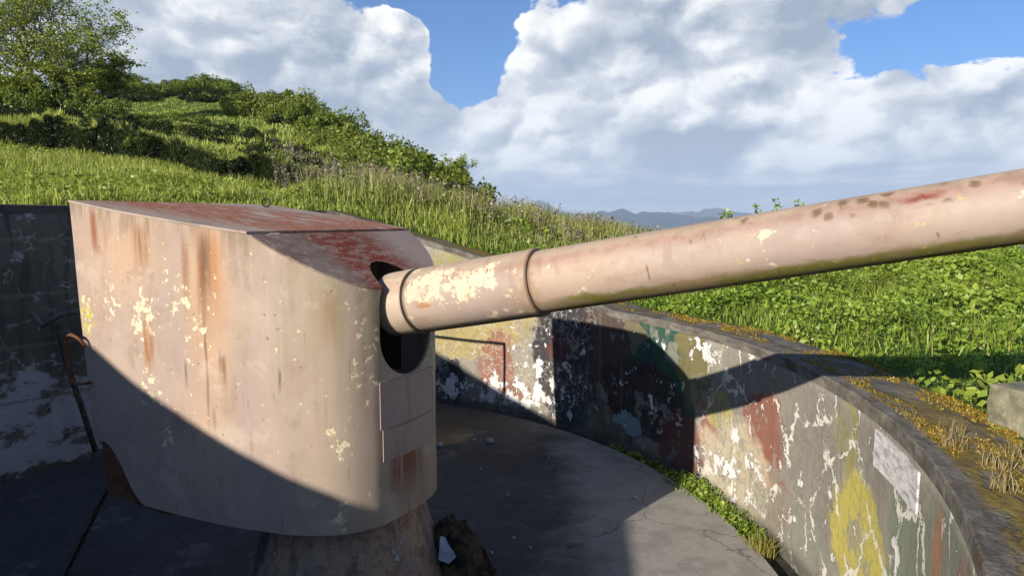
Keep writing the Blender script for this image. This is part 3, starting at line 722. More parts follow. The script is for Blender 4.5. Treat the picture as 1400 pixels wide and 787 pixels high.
# ------------------------------------------------------------------ pit: floor, gutter, walls, copings
def plan_ring(r_off, ths):
    r = r_in(ths, r_off)
    return np.stack([PC[0] + r * np.cos(np.radians(ths)), PC[1] + r * np.sin(np.radians(ths))], -1)
def disc(name, off, z, mat, thick=.0, kind='structure'):
    ths = np.linspace(-180, 180, 240, endpoint=False)
    p = plan_ring(off, ths); n = len(p)
    co = [np.c_[p * (1 - f) + PC * f, np.full(n, z)] for f in (0, .25, .5, .75, .999)]
    if thick: co = [np.c_[p, np.full(n, z - thick)]] + co
    co = np.concatenate(co); rings = len(co) // n
    idx = np.arange(rings * n).reshape(rings, n)
    F = np.stack([idx[:-1], np.roll(idx[:-1], -1, 1), np.roll(idx[1:], -1, 1), idx[1:]], -1).reshape(-1, 4)
    bm_f = np_mesh(name, co, F)
    o = link(name, bm_f, mat); tag(o, kind=kind); return o
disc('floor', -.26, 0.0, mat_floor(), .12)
MAT['soil'] = mat_simple('gutter_soil', (.02, .018, .014), (.045, .04, .03), 9, .95, .8)
disc('soil', .02, -.085, MAT['soil'])

def arc_wall(name, th_a, th_b, n, mat, s_of, zc=.10):
    ths = np.linspace(th_a, th_b, n); top = walltop(ths) - zc
    pin = plan_ring(0, ths); pout = plan_ring(CW - .03, ths)
    s = s_of(ths); nz = 26
    rows = []; uv = []
    for k in range(nz + 1):
        f = k / nz; z = -.12 + (top + .12) * f
        wob = (fbm(s * 2.1 + 3, z * 2.1 + 8, 4) - .5) * .022
        q = pin + (pin - PC) / np.linalg.norm(pin - PC, axis=1)[:, None] * wob[:, None]
        rows.append(np.c_[q, z]); uv.append(np.c_[s, z])
    rows.append(np.c_[pout, top]); uv.append(np.c_[s, top + .6])
    rows.append(np.c_[pout, np.full(n, -.12)]); uv.append(np.c_[s, top + 1.5])
    co = np.stack(rows); R, n = co.shape[:2]; idx = np.arange(R * n).reshape(R, n)
    F = np.stack([idx[:-1, 1:], idx[:-1, :-1], idx[1:, :-1], idx[1:, 1:]], -1).reshape(-1, 4)
    me = np_mesh(name, co.reshape(-1, 3), F, smooth=True); set_uv(me, np.concatenate(uv))
    return link(name, me, mat)
def arc_coping(name, th_a, th_b, n, mat, s_of, parent, zc=.10):
    ths = np.linspace(th_a, th_b, n); top = walltop(ths); s = s_of(ths)
    acr = [(.0, -zc), (.0, -.05), (.002, -.010), (.012, 0), (.12, .0), (.2, .0), (.28, .0), (.36, .0), (.44, .0), (.52, .0), (CW, -.01), (CW, -.4)]
    rows = []; uv = []
    for i, (a, dz) in enumerate(acr):
        p = plan_ring(a - .006, ths)
        chip = (fbm(s * 7 + 1, s * 0 + a * 9, 4) - .5)
        if i in (1, 2, 3): p = p + (p - PC) / np.linalg.norm(p - PC, axis=1)[:, None] * (np.clip(chip, 0, 1) * .05)[:, None]
        z = top + dz + ((fbm(s * 3 + a * 9, s * 0 + a * 14 + 2, 4) - .5) * .03 if 3 < i < 11 else 0)
        rows.append(np.c_[p, z]); uv.append(np.c_[s, np.full(n, a + (dz if i < 3 else 0))])
    co = np.stack(rows); R, n = co.shape[:2]; idx = np.arange(R * n).reshape(R, n)
    F = np.stack([idx[:-1, 1:], idx[:-1, :-1], idx[1:, :-1], idx[1:, 1:]], -1).reshape(-1, 4)
    me = np_mesh(name, co.reshape(-1, 3), F, smooth=True); set_uv(me, np.concatenate(uv)); me.set_sharp_from_angle(angle=R_(28))
    return link(name, me, mat, parent)
s_par = lambda th: PR * np.radians(np.asarray(th, float))
def s_ret(th):
    th = np.asarray(th, float); return CH * np.tan(np.radians(np.clip(th - NTH, -70, 70)))
pw = arc_wall('parapet_wall', TH0 - 0, TH1, 360, mat_wall('parapet'), s_par)
tag(pw, 'curved concrete pit wall with flaking camouflage paint and white cracks', 'wall')
cpm = mat_coping()
arc_coping('coping', TH0, TH1, 500, cpm, s_par, pw)
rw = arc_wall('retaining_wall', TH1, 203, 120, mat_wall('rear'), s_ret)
tag(rw, 'dark straight concrete wall behind the gun shield with white plaster low down', 'wall')
arc_coping('coping', TH1, 203, 160, mat_simple('rear_coping', (.05, .045, .04), (.09, .08, .065), 5, .95, .6), s_ret, rw)

# white painted panel on the near wall (part of the wall)
def wall_panel():
    ths = np.linspace(-17.2, -9.75, 20); p = plan_ring(-.017, ths)
    t = np.linspace(0, 1, 20)
    zt = 1.735 - .06 * t[::-1] * 0 + (fbm(t * 9, t * 0, 3) - .5) * .012; zb = 1.475 + (fbm(t * 9, t * 0 + 4, 3) - .5) * .012
    co = np.r_[np.c_[p, zb], np.c_[p, zt]]
    idx = np.arange(40).reshape(2, 20)
    F = np.stack([idx[:-1, 1:], idx[:-1, :-1], idx[1:, :-1], idx[1:, 1:]], -1).reshape(-1, 4)
    me = np_mesh('painted_panel', co, F)
    q = plan_ring(.004, ths)                       # thickness
    m, nt = new_mat('scratched_white_paint'); c = objco(nt)
    n = nt.noise(nt.v('MULTIPLY', c, (14, 14, 20)), 1., 6, .7); n2 = nt.noise(nt.v('MULTIPLY', c, (8, 5, 34)), 1., 5, .7)
    col = nt.mix(nt.rng(n, .42, .62), (.56, .545, .52), (.40, .385, .365))
    col = nt.mix(nt.mul(nt.rng(n2, .50, .60), .65), col, (.19, .18, .165))
    principled(nt, col, .8, n, .3, .01)
    o = link('painted_panel', me, m, pw); o['label'] = 'scratched white painted rectangle on the wall'
    md = o.modifiers.new('thickness', 'SOLIDIFY'); md.thickness = .014; md.offset = -1
wall_panel()

# ------------------------------------------------------------------ the gun
GA = R_(-30); GP = (-1.48, 5.15, 0.0)
gun = empty('coastal_gun', GP, GA)
tag(gun, 'old coastal gun with rust-streaked beige box shield and long raised barrel in the pit', 'gun')
for k in ('shield', 'roof', 'slope', 'barrel', 'plate', 'pedestal', 'rust'): MAT[k] = mat_steel('gun_' + k, k)
m_, n_ = new_mat('gun_dark_inside'); principled(n_, n_.mix(n_.noise(objco(n_), 6, 5), (.012, .010, .010), (.04, .028, .022)), .9); MAT['dark'] = m_

def catmull(P, per=14):
    P = [np.array(p, float) for p in P]; P = [2 * P[0] - P[1]] + P + [2 * P[-1] - P[-2]]
    out = []
    for i in range(1, len(P) - 2):
        for k in range(per):
            t = k / per
            out.append(.5 * (2 * P[i] + (P[i + 1] - P[i - 1]) * t + (2 * P[i - 1] - 5 * P[i] + 4 * P[i + 1] - P[i + 2]) * t * t + (3 * P[i] - P[i - 1] - 3 * P[i + 1] + P[i + 2]) * t ** 3))
    out.append(P[-2]); return np.array(out)
NEAR = [(-1.80, -.927), (-1.4, -.945), (-.94, -.95), (-.2, -.87), (.15, -.79), (.39, -.72), (.66, -.56), (.80, -.36), (.838, -.16), (.845, 0)]
FAR = [(.838, .16), (.80, .35), (.67, .54), (.44, .74), (.15, .87), (-.2, .95), (-.94, 1.02), (-1.4, 1.02), (-1.80, 1.0)]
OUT = catmull(NEAR + FAR, 14)
FOLD = .119
def roof_z(a): return 3.127 - .12 * a
def slope_z(a): return roof_z(FOLD) - .54 * (a - FOLD)
def shield_top(a): return np.where(a < FOLD, roof_z(a), slope_z(a))
def sm(x, a, b):
    t = np.clip((x - a) / (b - a), 0, 1); return t * t * (3 - 2 * t)
def rake(a, z): return a + sm(-a, .6, 1.8) * np.clip((3.34 - z) / 2.3, 0, 1) * .15

def shield_shell(off=0.0, zb=None, zt=None, sel=None, nz=14):
    o = OUT if sel is None else OUT[sel]
    tg = np.gradient(o, axis=0); nrm = np.c_[-tg[:, 1], tg[:, 0]]; nrm /= np.linalg.norm(nrm, axis=1)[:, None]
    if (nrm[:, 0] * (o[:, 0] - -.4) + nrm[:, 1] * o[:, 1]).mean() < 0: nrm = -nrm
    a = o[:, 0]
    bot = 1.04 + .40 * sm(-a, .98, 1.62) if zb is None else np.full(len(a), zb)
    top = shield_top(a) - .004 if zt is None else np.full(len(a), zt)
    rows = []
    for k in range(nz + 1):
        z = bot + (top - bot) * k / nz
        dent = (fbm(o[:, 1] * 1.4 + o[:, 0] * 1.1 + 5, z * 1.2 + 2, 3) - .5) * .014
        p = o + nrm * (off + dent)[:, None] if not np.isscalar(off + dent) else o
        rows.append(np.c_[rake(p[:, 0], z), p[:, 1], z])
    co = np.stack(rows); R, n = co.shape[:2]; idx = np.arange(R * n).reshape(R, n)
    F = np.stack([idx[:-1, :-1], idx[:-1, 1:], idx[1:, 1:], idx[1:, :-1]], -1).reshape(-1, 4)
    return co.reshape(-1, 3), F

def apply_mods(o):
    dg = bpy.context.evaluated_depsgraph_get()
    me = bpy.data.meshes.new_from_object(o.evaluated_get(dg))
    o.modifiers.clear(); old = o.data; o.data = me; bpy.data.meshes.remove(old)

# cutter for the gun port (removed afterwards)
bm = bmesh.new(); r = .288; prof = []
for k in range(25): prof.append((-r * math.cos(math.pi * k / 24), 2.37 - r * math.sin(math.pi * k / 24)))
for k in range(25): prof.append((r * math.cos(math.pi * k / 24), 2.605 + r * math.sin(math.pi * k / 24)))
A = [bm.verts.new((.30, y, z)) for y, z in prof]; B = [bm.verts.new((1.4, y, z)) for y, z in prof]
n = len(prof)
for k in range(n): bm.faces.new((A[k], A[(k + 1) % n], B[(k + 1) % n], B[k]))
bm.faces.new(A[::-1]); bm.faces.new(B); bmesh.ops.recalc_face_normals(bm, faces=bm.faces)
cut = link('port_cutter', bm_mesh('port_cutter', bm)); cut.location = GP; cut.rotation_euler = (0, 0, GA)

co, F = shield_shell()
sh = link('shield', np_mesh('shield', co, F, smooth=True), MAT['shield'], gun)
bpy.context.view_layer.update()
md = sh.modifiers.new('s', 'SOLIDIFY'); md.thickness = .022; md.offset = -1; md.use_even_offset = True
md = sh.modifiers.new('b', 'BOOLEAN'); md.object = cut; md.operation = 'DIFFERENCE'; md.solver = 'EXACT'
apply_mods(sh)
sh.data.polygons.foreach_set('use_smooth', np.ones(len(sh.data.polygons), bool))
sh.data.set_sharp_from_angle(angle=R_(30))

def plate_from(sel, zf, name, mat, over=.007, thick=.02):
    o = OUT[sel].copy(); a = o[:, 0]
    c = np.array([-.4, 0.]); d = o - c; o = o + d / np.linalg.norm(d, axis=1)[:, None] * over
    bm = bmesh.new()
    top = [bm.verts.new((p[0], p[1], zf(p[0]) + thick * .5)) for p in o]
    bot = [bm.verts.new((p[0], p[1], zf(p[0]) - thick * .5 + .004)) for p in o]
    n = len(o)
    for k in range(n): bm.faces.new((bot[k], bot[(k + 1) % n], top[(k + 1) % n], top[k]))
    bm.faces.new(top); bm.faces.new(bot[::-1]); bmesh.ops.recalc_face_normals(bm, faces=bm.faces)
    return link(name, bm_mesh(name, bm), mat, gun)
plate_from(np.where(OUT[:, 0] <= FOLD + .012)[0], roof_z, 'roof_plate', MAT['roof'])
sp = plate_from(np.where(OUT[:, 0] >= FOLD + .014)[0], slope_z, 'sloped_plate', MAT['slope'], thick=.018)
bpy.context.view_layer.update()
md = sp.modifiers.new('b', 'BOOLEAN'); md.object = cut; md.operation = 'DIFFERENCE'; md.solver = 'EXACT'
apply_mods(sp)
bpy.data.objects.remove(cut)

# plates fixed on the nose below the port, and the dark apron in the lower rear corner
def nose_sel(y0, y1): return np.where((OUT[:, 0] > .3) & (OUT[:, 1] > y0) & (OUT[:, 1] < y1))[0]
def skin_plate(name, y0, y1, zb, zt, off, mat, thick=.008):
    co, F = shield_shell(off, zb, zt, nose_sel(y0, y1), 3)
    o = link(name, np_mesh(name, co, F, smooth=True), mat, gun)
    md = o.modifiers.new('s', 'SOLIDIFY'); md.thickness = thick; md.offset = -1
    bpy.context.view_layer.update(); apply_mods(o); o.data.set_sharp_from_angle(angle=R_(30))
    return o
skin_plate('cover_plate', -.30, .30, 1.50, 1.73, .013, MAT['plate'])
skin_plate('cover_plate', -.31, .31, 1.735, 2.075, .009, MAT['plate'])
sel = np.where((OUT[:, 0] < -.70) & (OUT[:, 1] < 0))[0]
co, F = shield_shell(-.06, .98, 1.62, sel, 3)
ap = link('rear_apron', np_mesh('rear_apron', co, F, smooth=True), MAT['rust'], gun); ap['label'] = 'rust brown plate in the lower rear corner'
# working platform inside the shield
bm = bmesh.new(); o2 = OUT.copy() * .955; o2 = o2[o2[:, 0] > -1.15]
tp = [bm.verts.new((p[0], p[1], 1.10)) for p in o2]; bt = [bm.verts.new((p[0], p[1], 1.06)) for p in o2]
for k in range(len(o2)): bm.faces.new((bt[k], bt[(k + 1) % len(o2)], tp[(k + 1) % len(o2)], tp[k]))
bm.faces.new(tp); bm.faces.new(bt[::-1]); bmesh.ops.recalc_face_normals(bm, faces=bm.faces)
link('platform', bm_mesh('platform', bm), MAT['dark'], gun)
# pedestal
bm = bmesh.new()
pp = [(-.08, 1.0), (.05, 1.0), (.07, .985), (.075, .90), (.2, .855), (.55, .735), (.80, .655), (.92, .625), (1.0, .615), (1.06, .615)]
lathe(bm, pp, (.12, .07, 0), (0, 0, 1), 72)
link('pedestal', bm_mesh('pedestal', bm), MAT['pedestal'], gun)
# barrel assembly, own axis = bore
EL = math.atan(.187)
bore = (0, 0, 2.444)
def bore_part(name, prof, mat, parent, seg=96, root=True):
    bm = bmesh.new(); lathe(bm, prof, (0, 0, 0), (1, 0, 0), seg)
    bmesh.ops.recalc_face_normals(bm, faces=bm.faces)
    o = link(name, bm_mesh(name, bm), mat, parent)
    if root: o.location = bore; o.rotation_euler = (0, -EL, 0)
    o.data.set_sharp_from_angle(angle=R_(32)); return o
def tap(s): return .2005 - (s - 1.985) * .0135
bp = [(1.96, .19), (1.972, .199)] + [(s, tap(s)) for s in np.linspace(1.985, 6.0, 60)] + [(6.05, .150), (6.22, .151), (6.24, .145), (6.24, .076), (5.2, .076), (5.2, .0)]
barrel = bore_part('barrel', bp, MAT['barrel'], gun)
bore_part('barrel_sleeve', [(.998, .15), (1.0, .216), (1.008, .2265), (1.02, .228), (1.5, .2235), (1.90, .2175), (1.905, .2215), (1.955, .2215), (1.966, .213), (1.97, .19)], MAT['barrel'], barrel, root=False)
bore_part('barrel_collar', [(.62, .12), (.715, .19), (.72, .222), (.735, .232), (.76, .235), (.96, .2355), (.974, .232), (.978, .21), (.999, .208), (1.0, .15)], MAT['barrel'], barrel, root=False)
bore_part('breech', [(-1.2, .0), (-1.2, .20), (-.4, .24), (.2, .21), (.66, .185), (.7, .12)], MAT['dark'], gun, 40)
# cradle and trunnion bracket inside
bm = bmesh.new()
for s in (-1, 1):
    box(bm, (.05, s * .36, 1.85), (.5, .06, 1.5), bevel=.01); box(bm, (.30, s * .30, 2.25), (.35, .05, .5), Matrix.Rotation(.3 * s, 3, 'Z'), .01)
box(bm, (.1, 0, 1.62), (.9, .62, .16), bevel=.02)
link('cradle', bm_mesh('cradle', bm), MAT['dark'], gun)
# lifting eye on the roof, grab handle on the rear edge
bm = bmesh.new()
ex, ey = -1.52, .74
ez = roof_z(ex) + .012
pts = [(ex + .040 * math.sin(t) * .9, ey + .040 * math.sin(t) * .45, ez + .045 - .040 * math.cos(t)) for t in np.linspace(0, 2 * math.pi, 25)]
tube(bm, pts, .0075, 8, cap=False); tube(bm, [(ex, ey, ez - .012), (ex, ey, ez + .008)], .016, 10)
link('lifting_eye', bm_mesh('lifting_eye', bm), MAT['dark'], gun)
bm = bmesh.new()
hp = [(-1.63, -.965, 2.20), (-1.66, -.985, 2.255), (-1.72, -1.0, 2.285), (-1.79, -1.0, 2.285), (-1.83, -1.0, 2.25), (-1.84, -1.0, 2.18), (-1.83, -1.0, 1.98), (-1.815, -1.0, 1.93), (-1.76, -1.0, 1.90), (-1.68, -.985, 1.90), (-1.62, -.95, 1.91)]
tube(bm, catmull(hp, 5), .013, 10)
link('grab_handle', bm_mesh('grab_handle', bm), MAT['rust'], gun)

# ------------------------------------------------------------------ things in the pit
def crumple(bm, c, r, seed, amp=.25, sub=4, fr=2.6):
    rr = bmesh.ops.create_icosphere(bm, subdivisions=sub, radius=1.0)
    for v in rr['verts']:
        d = v.co.normalized()
        k = mnoise.fractal(d * fr + Vector((seed, seed * 2, 0)), .9, 2.1, 5) + .5 * abs(mnoise.noise(d * fr * 2.2 + Vector((0, seed, 3))))
        v.co = Vector((d.x * r[0], d.y * r[1], d.z * r[2])) * (1 + amp * k) + Vector(c)
m_, n_ = new_mat('dark_tarpaulin'); cc_ = objco(n_)
principled(n_, n_.mix(n_.rng(n_.noise(cc_, 5, 7, .7), .42, .6), (.014, .013, .014), n_.mix(n_.noise(cc_, 13, 5), (.10, .065, .035), (.085, .08, .035))), .85, n_.noise(cc_, 14, 6, .7), .9, .03, spec=.15)
tp_ = empty('tarpaulin', (-.50, 5.22, 0)); tag(tp_, 'crumpled dark tarpaulin heap with a white corner against the gun pedestal', 'tarpaulin')
bm = bmesh.new(); bmesh.ops.create_icosphere(bm, subdivisions=5, radius=1.0)
for v in bm.verts:
    d = v.co.normalized(); h = d.z
    fold = 1 - abs(mnoise.noise(Vector((math.atan2(d.y, d.x) * 2.2, h * 1.1, 2.0)))) * 2
    k = .86 + .16 * fold * (1 - abs(h)) + .10 * mnoise.fractal(d * 3.5, .9, 2.1, 5) + .05 * (1 - abs(mnoise.noise(d * 8)) * 2)
    w = 1.0 - .42 * max(h, 0)
    v.co = Vector((d.x * .31 * w + .03 - .07 * max(h, 0), d.y * .33 * w, max(d.z, -.55) * .55 + .28)) * k
link('heap', bm_mesh('heap', bm, True), m_, tp_)
bm = bmesh.new()
vs = [bm.verts.new(p) for p in [(-.07, -.22, .70), (-.03, -.23, .69), (.06, -.27, .55), (.0, -.29, .51), (-.08, -.27, .54)]]
f = bm.faces.new(vs); bmesh.ops.subdivide_edges(bm, edges=bm.edges, cuts=3, use_grid_fill=True)
for v in bm.verts: v.co += Vector((0, -.01, 0)) * mnoise.noise(v.co * 14) * 2.5
o = link('corner', bm_mesh('corner', bm, False), mat_simple('white_plastic', (.25, .28, .34), (.42, .45, .50), 9, .4, .2), tp_)
o['label'] = 'white corner of the sheet'; md = o.modifiers.new('s', 'SOLIDIFY'); md.thickness = .006

MAT['iron'] = mat_simple('rusty_iron', (.035, .026, .021), (.075, .055, .045), 12, .8, .4, (.16, .13, .11))
MAT['greyiron'] = mat_simple('weathered_pipe', (.10, .085, .07), (.19, .16, .13), 10, .8, .4)
bm = bmesh.new(); tube(bm, catmull([(-6.05, 8.22, 2.02), (-5.85, 8.10, 1.90), (-5.62, 7.95, 1.98), (-5.35, 7.9, 2.08), (-4.75, 7.95, 2.14)], 6), .032, 10)
tag(link('bent_pipe', bm_mesh('bent_pipe', bm), MAT['greyiron']), 'bent grey pipe sticking out from the dark wall behind the gun shield', 'pipe')
bm = bmesh.new(); tube(bm, [(-5.86, 8.40, 1.86), (-5.82, 8.43, 1.4), (-5.70, 8.52, .7), (-5.60, 8.58, .1)], .035, 10)
tag(link('drain_pipe', bm_mesh('drain_pipe', bm), MAT['iron']), 'leaning dark pipe running down the dark wall to the pit floor', 'pipe')
# short iron ladder leaning on the rear of the gun
ld = empty('iron_ladder', (-4.0, 5.7, 0)); tag(ld, 'short rusty iron ladder leaning against the rear of the gun', 'ladder')
def bar(name, a, b, w=.035, t=.012):
    a = Vector(a) - ld.location; b = Vector(b) - ld.location; bm = bmesh.new()
    L = (b - a).length; q = (b - a).to_track_quat('X', 'Z').to_matrix()
    box(bm, (0, 0, 0), (L, w, t), bevel=.003)
    bmesh.ops.rotate(bm, cent=(0, 0, 0), matrix=q, verts=bm.verts); bmesh.ops.translate(bm, vec=(a + b) / 2, verts=bm.verts)
    return link(name, bm_mesh(name, bm), MAT['iron'], ld)
a0, a1 = Vector((-4.02, 5.62, .02)), Vector((-3.34, 5.28, 1.02)); d_ = Vector((-.16, .36, 0))
bar('rail', a0, a1); bar('rail', a0 + d_, a1 + d_)
for k in (.2, .48, .76, .97): bar('rung', a0.lerp(a1, k), a0.lerp(a1, k) + d_, .06, .012)
rl = empty('pipe_rail', (-2.17, 8.71, 0)); tag(rl, 'bent iron pipe rail behind the shield that casts a thin shadow on the wall', 'rail')
bm = bmesh.new(); tube(bm, catmull([(0, 0, 0), (0, 0, 1.5), (0, 0, 2.16), (-.05, .03, 2.21), (-.6, .32, 2.215), (-1.3, .69, 2.22), (-1.42, .75, 2.19), (-1.44, .76, 2.1), (-1.44, .76, 0)], 5), .026, 8)
link('pipe', bm_mesh('pipe', bm), MAT['iron'], rl)
bm = bmesh.new(); lathe(bm, [(0, .09), (.012, .09), (.012, .02)], (0, 0, 0), (0, 0, 1), 16); link('foot_plate', bm_mesh('foot_plate', bm), MAT['iron'], rl)
bm = bmesh.new(); lathe(bm, [(0, .09), (.012, .09), (.012, .02)], (-1.44, .76, 0), (0, 0, 1), 16); link('foot_plate', bm_mesh('foot_plate', bm), MAT['iron'], rl)
# concrete block on the parapet
bm = bmesh.new(); box(bm, (0, 0, .14), (.50, .40, .30), bevel=.02)
bmesh.ops.subdivide_edges(bm, edges=bm.edges, cuts=4, use_grid_fill=True)
for v in bm.verts: v.co += v.co.normalized() * mnoise.noise(v.co * 9) * .02
o = link('concrete_block', bm_mesh('concrete_block', bm), mat_simple('lichen_concrete', (.13, .12, .075), (.23, .21, .14), 9, .95, .9, (.30, .28, .17)))
o.location = (3.43, 4.12, 1.84); o.rotation_euler = (0, 0, R_(14)); tag(o, 'pale lichen-spotted concrete block standing on the mossy wall top', 'concrete block')
# loose stones and scraps on the floor
stm = mat_simple('pale_stone', (.30, .29, .27), (.42, .41, .39), 20, .9, .4)
for i, (sx, sy, sr) in enumerate([(-.31, 9.22, .062), (-1.02, 9.06, .05), (-.55, 9.3, .03), (-.2, 6.05, .022), (.02, 6.35, .02), (.18, 6.15, .018), (1.42, 7.3, .03), (-.4, 8.2, .018), (.5, 8.6, .02), (.95, 5.6, .016), (-.05, 7.4, .016), (.3, 5.55, .014)]):
    bm = bmesh.new(); crumple(bm, (0, 0, sr * .5), (sr, sr * .7, sr * .7), i * 1.7, .3, 2, 1.3)
    o = link('stone', bm_mesh('stone', bm), stm); o.location = (sx, sy, .0); o.rotation_euler = (0, 0, i)
    if i == 0: tag(o, 'largest pale stone lying alone on the shaded pit floor', 'stone')
    elif i == 1: tag(o, 'flat pale scrap beside the dark stain on the pit floor', 'stone')
    elif i == 6: tag(o, 'pale stone at the weedy gutter edge of the pit floor', 'stone')
    else: tag(o, 'tiny pale stone chip scattered on the pit floor', 'stone', 'stone chips on the pit floor')

# ------------------------------------------------------------------ vegetation
def blades(px, py, pz, h, w, lean=.35, name='grass', rv=None):
    """tapered bent blades: 2 quads each"""
    n = len(px); hd = rng.random(n) * 2 * math.pi; ld_ = rng.random(n) * 2 * math.pi
    ln = h * lean * rng.random(n)
    wx, wy = np.cos(hd) * w / 2, np.sin(hd) * w / 2
    lx, ly = np.cos(ld_) * ln, np.sin(ld_) * ln
    P = np.empty((n, 6, 3))
    for k, (f, ww, lf) in enumerate([(0, 1, 0), (.55, .8, .35), (1, .12, 1)]):
        zz = pz + h * f * (1 - .25 * (ln / np.maximum(h, 1e-4)) * lf) - (.02 if k == 0 else 0)
        P[:, 2 * k] = np.stack([px + lx * lf - wx * ww, py + ly * lf - wy * ww, zz], -1)
        P[:, 2 * k + 1] = np.stack([px + lx * lf + wx * ww, py + ly * lf + wy * ww, zz], -1)
    b = np.arange(n)[:, None] * 6
    F = np.concatenate([b + np.array([[0, 1, 3, 2]]), b + np.array([[2, 3, 5, 4]])], 0)
    r = rng.random(n) if rv is None else rv
    return P.reshape(-1, 3), F, np.repeat(r, 6), np.tile([0, 0, .5, .5, 1, 1], n)
def leaves(c, size, nrm=None, rv=None, up=.4):
    """diamond leaves at centres c (N,3)"""
    n = len(c); d = rng.normal(size=(n, 3)); d[:, 2] *= .6; d /= np.linalg.norm(d, axis=1)[:, None]
    q = rng.normal(size=(n, 3)); q[:, 2] += up
    if nrm is not None: q = q * .6 + nrm
    s = np.cross(d, q); s /= np.maximum(np.linalg.norm(s, axis=1), 1e-6)[:, None]
    L = (size * (.6 + .8 * rng.random(n)))[:, None] if not np.isscalar(size) else (size * (.6 + .8 * rng.random(n)))[:, None]
    P = np.stack([c - d * L * .5, c + s * L * .3, c + d * L * .5, c - s * L * .3], 1)
    F = np.arange(4 * n).reshape(n, 4)
    r = rng.random(n) if rv is None else rv
    return P.reshape(-1, 3), F, np.repeat(r, 4), np.tile([0, .5, 1, .5], n)
def merge(parts):
    co, F, r, t = [], [], [], []; o = 0
    for p in parts:
        co.append(p[0]); F.append(p[1] + o); r.append(p[2]); t.append(p[3]); o += len(p[0])
    return np.concatenate(co), np.concatenate(F), np.concatenate(r), np.concatenate(t)
def veg_obj(name, parts, mat, parent=None):
    co, F, r, t = merge(parts) if isinstance(parts, list) else parts
    return link(name, np_mesh(name, co, F, {'rnd': r, 'tip': t}), mat, parent)
def scatter(u0, u1, d0, d1, n, pw=1.0):
    a = np.arctan((u0 + (u1 - u0) * rng.random(n) - 700) / 895.)
    q = rng.random(n) ** pw; d = np.sqrt(d0 ** 2 + (d1 ** 2 - d0 ** 2) * q)
    x, y = d * np.tan(a), d
    th = np.degrees(np.arctan2(y - PC[1], x - PC[0])); rr = np.hypot(x - PC[0], y - PC[1]) - r_in(th, CW)
    k = rr > rng.random(n) * .12 - .03
    return x[k], y[k], rr[k]

GREEN = leaf_mat('meadow_grass', (0.1186, 0.2115, 0.0175), (0.2503, 0.3547, 0.0322), (0.3821, 0.4231, 0.0659), .4, (0.4348, 0.448, 0.0878))
WEED = leaf_mat('bank_weeds', (0.1122, 0.2042, 0.0205), (0.2245, 0.3294, 0.0366), (0.3928, 0.4348, 0.0732), .35)
REED = leaf_mat('tall_reed_grass', (0.11, 0.1595, 0.0176), (0.22, 0.275, 0.0385), (0.363, 0.341, 0.099), .4, (0.374, 0.352, 0.11))
DRY = leaf_mat('dry_grass', (.20, .14, .05), (.33, .25, .11), (.45, .36, .18), .3)
PLUME = leaf_mat('pink_plumes', (.24, .17, .13), (.32, .24, .19), (.42, .34, .28), .4)
SHRUB = leaf_mat('shrub_leaves', (0.0726, 0.1134, 0.012), (0.1584, 0.2142, 0.024), (0.2772, 0.315, 0.048), .3)
DARKS = leaf_mat('dark_shrub_leaves', (0.0096, 0.0176, 0.0048), (0.02, 0.0336, 0.008), (0.04, 0.056, 0.0128), .2)
CANE = leaf_mat('cane_leaves', (0.115, 0.161, 0.0184), (0.23, 0.2702, 0.0403), (0.3565, 0.3565, 0.0805), .35)
TREEL = leaf_mat('tree_leaves', (0.1094, 0.1604, 0.0149), (0.2552, 0.3121, 0.0297), (0.4374, 0.4556, 0.052), .4)
MOSSM = leaf_mat('moss_tufts', (.12, .07, .01), (.26, .17, .018), (.42, .31, .06), .2)

def patchy(x, y, s=.5, lo=.4, hi=.6): return np.clip((fbm(x * s + 31, y * s + 77, 3) - lo) / (hi - lo), 0, 1)

# 1. lush meadow on the left, between the wall and the dark bank
parts = []
x, y, rr = scatter(-260, 640, 9.0, 20.5, 62000, .9)
p = patchy(x, y); h = (.13 + .22 * rng.random(len(x))) * (.5 + .8 * p)
parts.append(blades(x, y, terrain(x, y), h, .013 + .011 * rng.random(len(x)), .55, rv=np.clip(.15 + .5 * rng.random(len(x)) + .35 * p, 0, 1)))
x, y, rr = scatter(-260, 640, 20, 34, 36000)
p = patchy(x, y); zz = terrain(x, y); e = .35
k = np.abs(y - np.interp(700 + 895 * x / y, BANK_U, BANK_D) + .1) > .5
x, y, zz, p = x[k], y[k], zz[k], p[k]
h = (.12 + .2 * rng.random(len(x))) * (.5 + .8 * p)
parts.append(blades(x, y, zz, h, .03 + .02 * rng.random(len(x)), .5, rv=np.clip(.1 + .5 * rng.random(len(x)) + .35 * p, 0, 1)))
x, y, rr = scatter(60, 640, 34, 75, 40000)
h = .06 + .09 * rng.random(len(x))
parts.append(blades(x, y, terrain(x, y), h, .05 + .03 * rng.random(len(x)), .9, rv=np.clip(.25 + .7 * rng.random(len(x)), 0, 1)))
x, y, rr = scatter(-260, 520, 9.2, 21, 26000, .9)
p = patchy(x + 9, y + 4, .7, .48, .6); k = rng.random(len(x)) < .15 + .85 * p; x, y, p = x[k], y[k], p[k]
parts.append(leaves(np.stack([x, y, terrain(x, y) + .05 + .28 * p * rng.random(len(x))], -1), .085, rv=np.clip(.1 + .6 * rng.random(len(x)), 0, 1), up=.9))
tag(veg_obj('grass', parts, GREEN), kind='stuff')

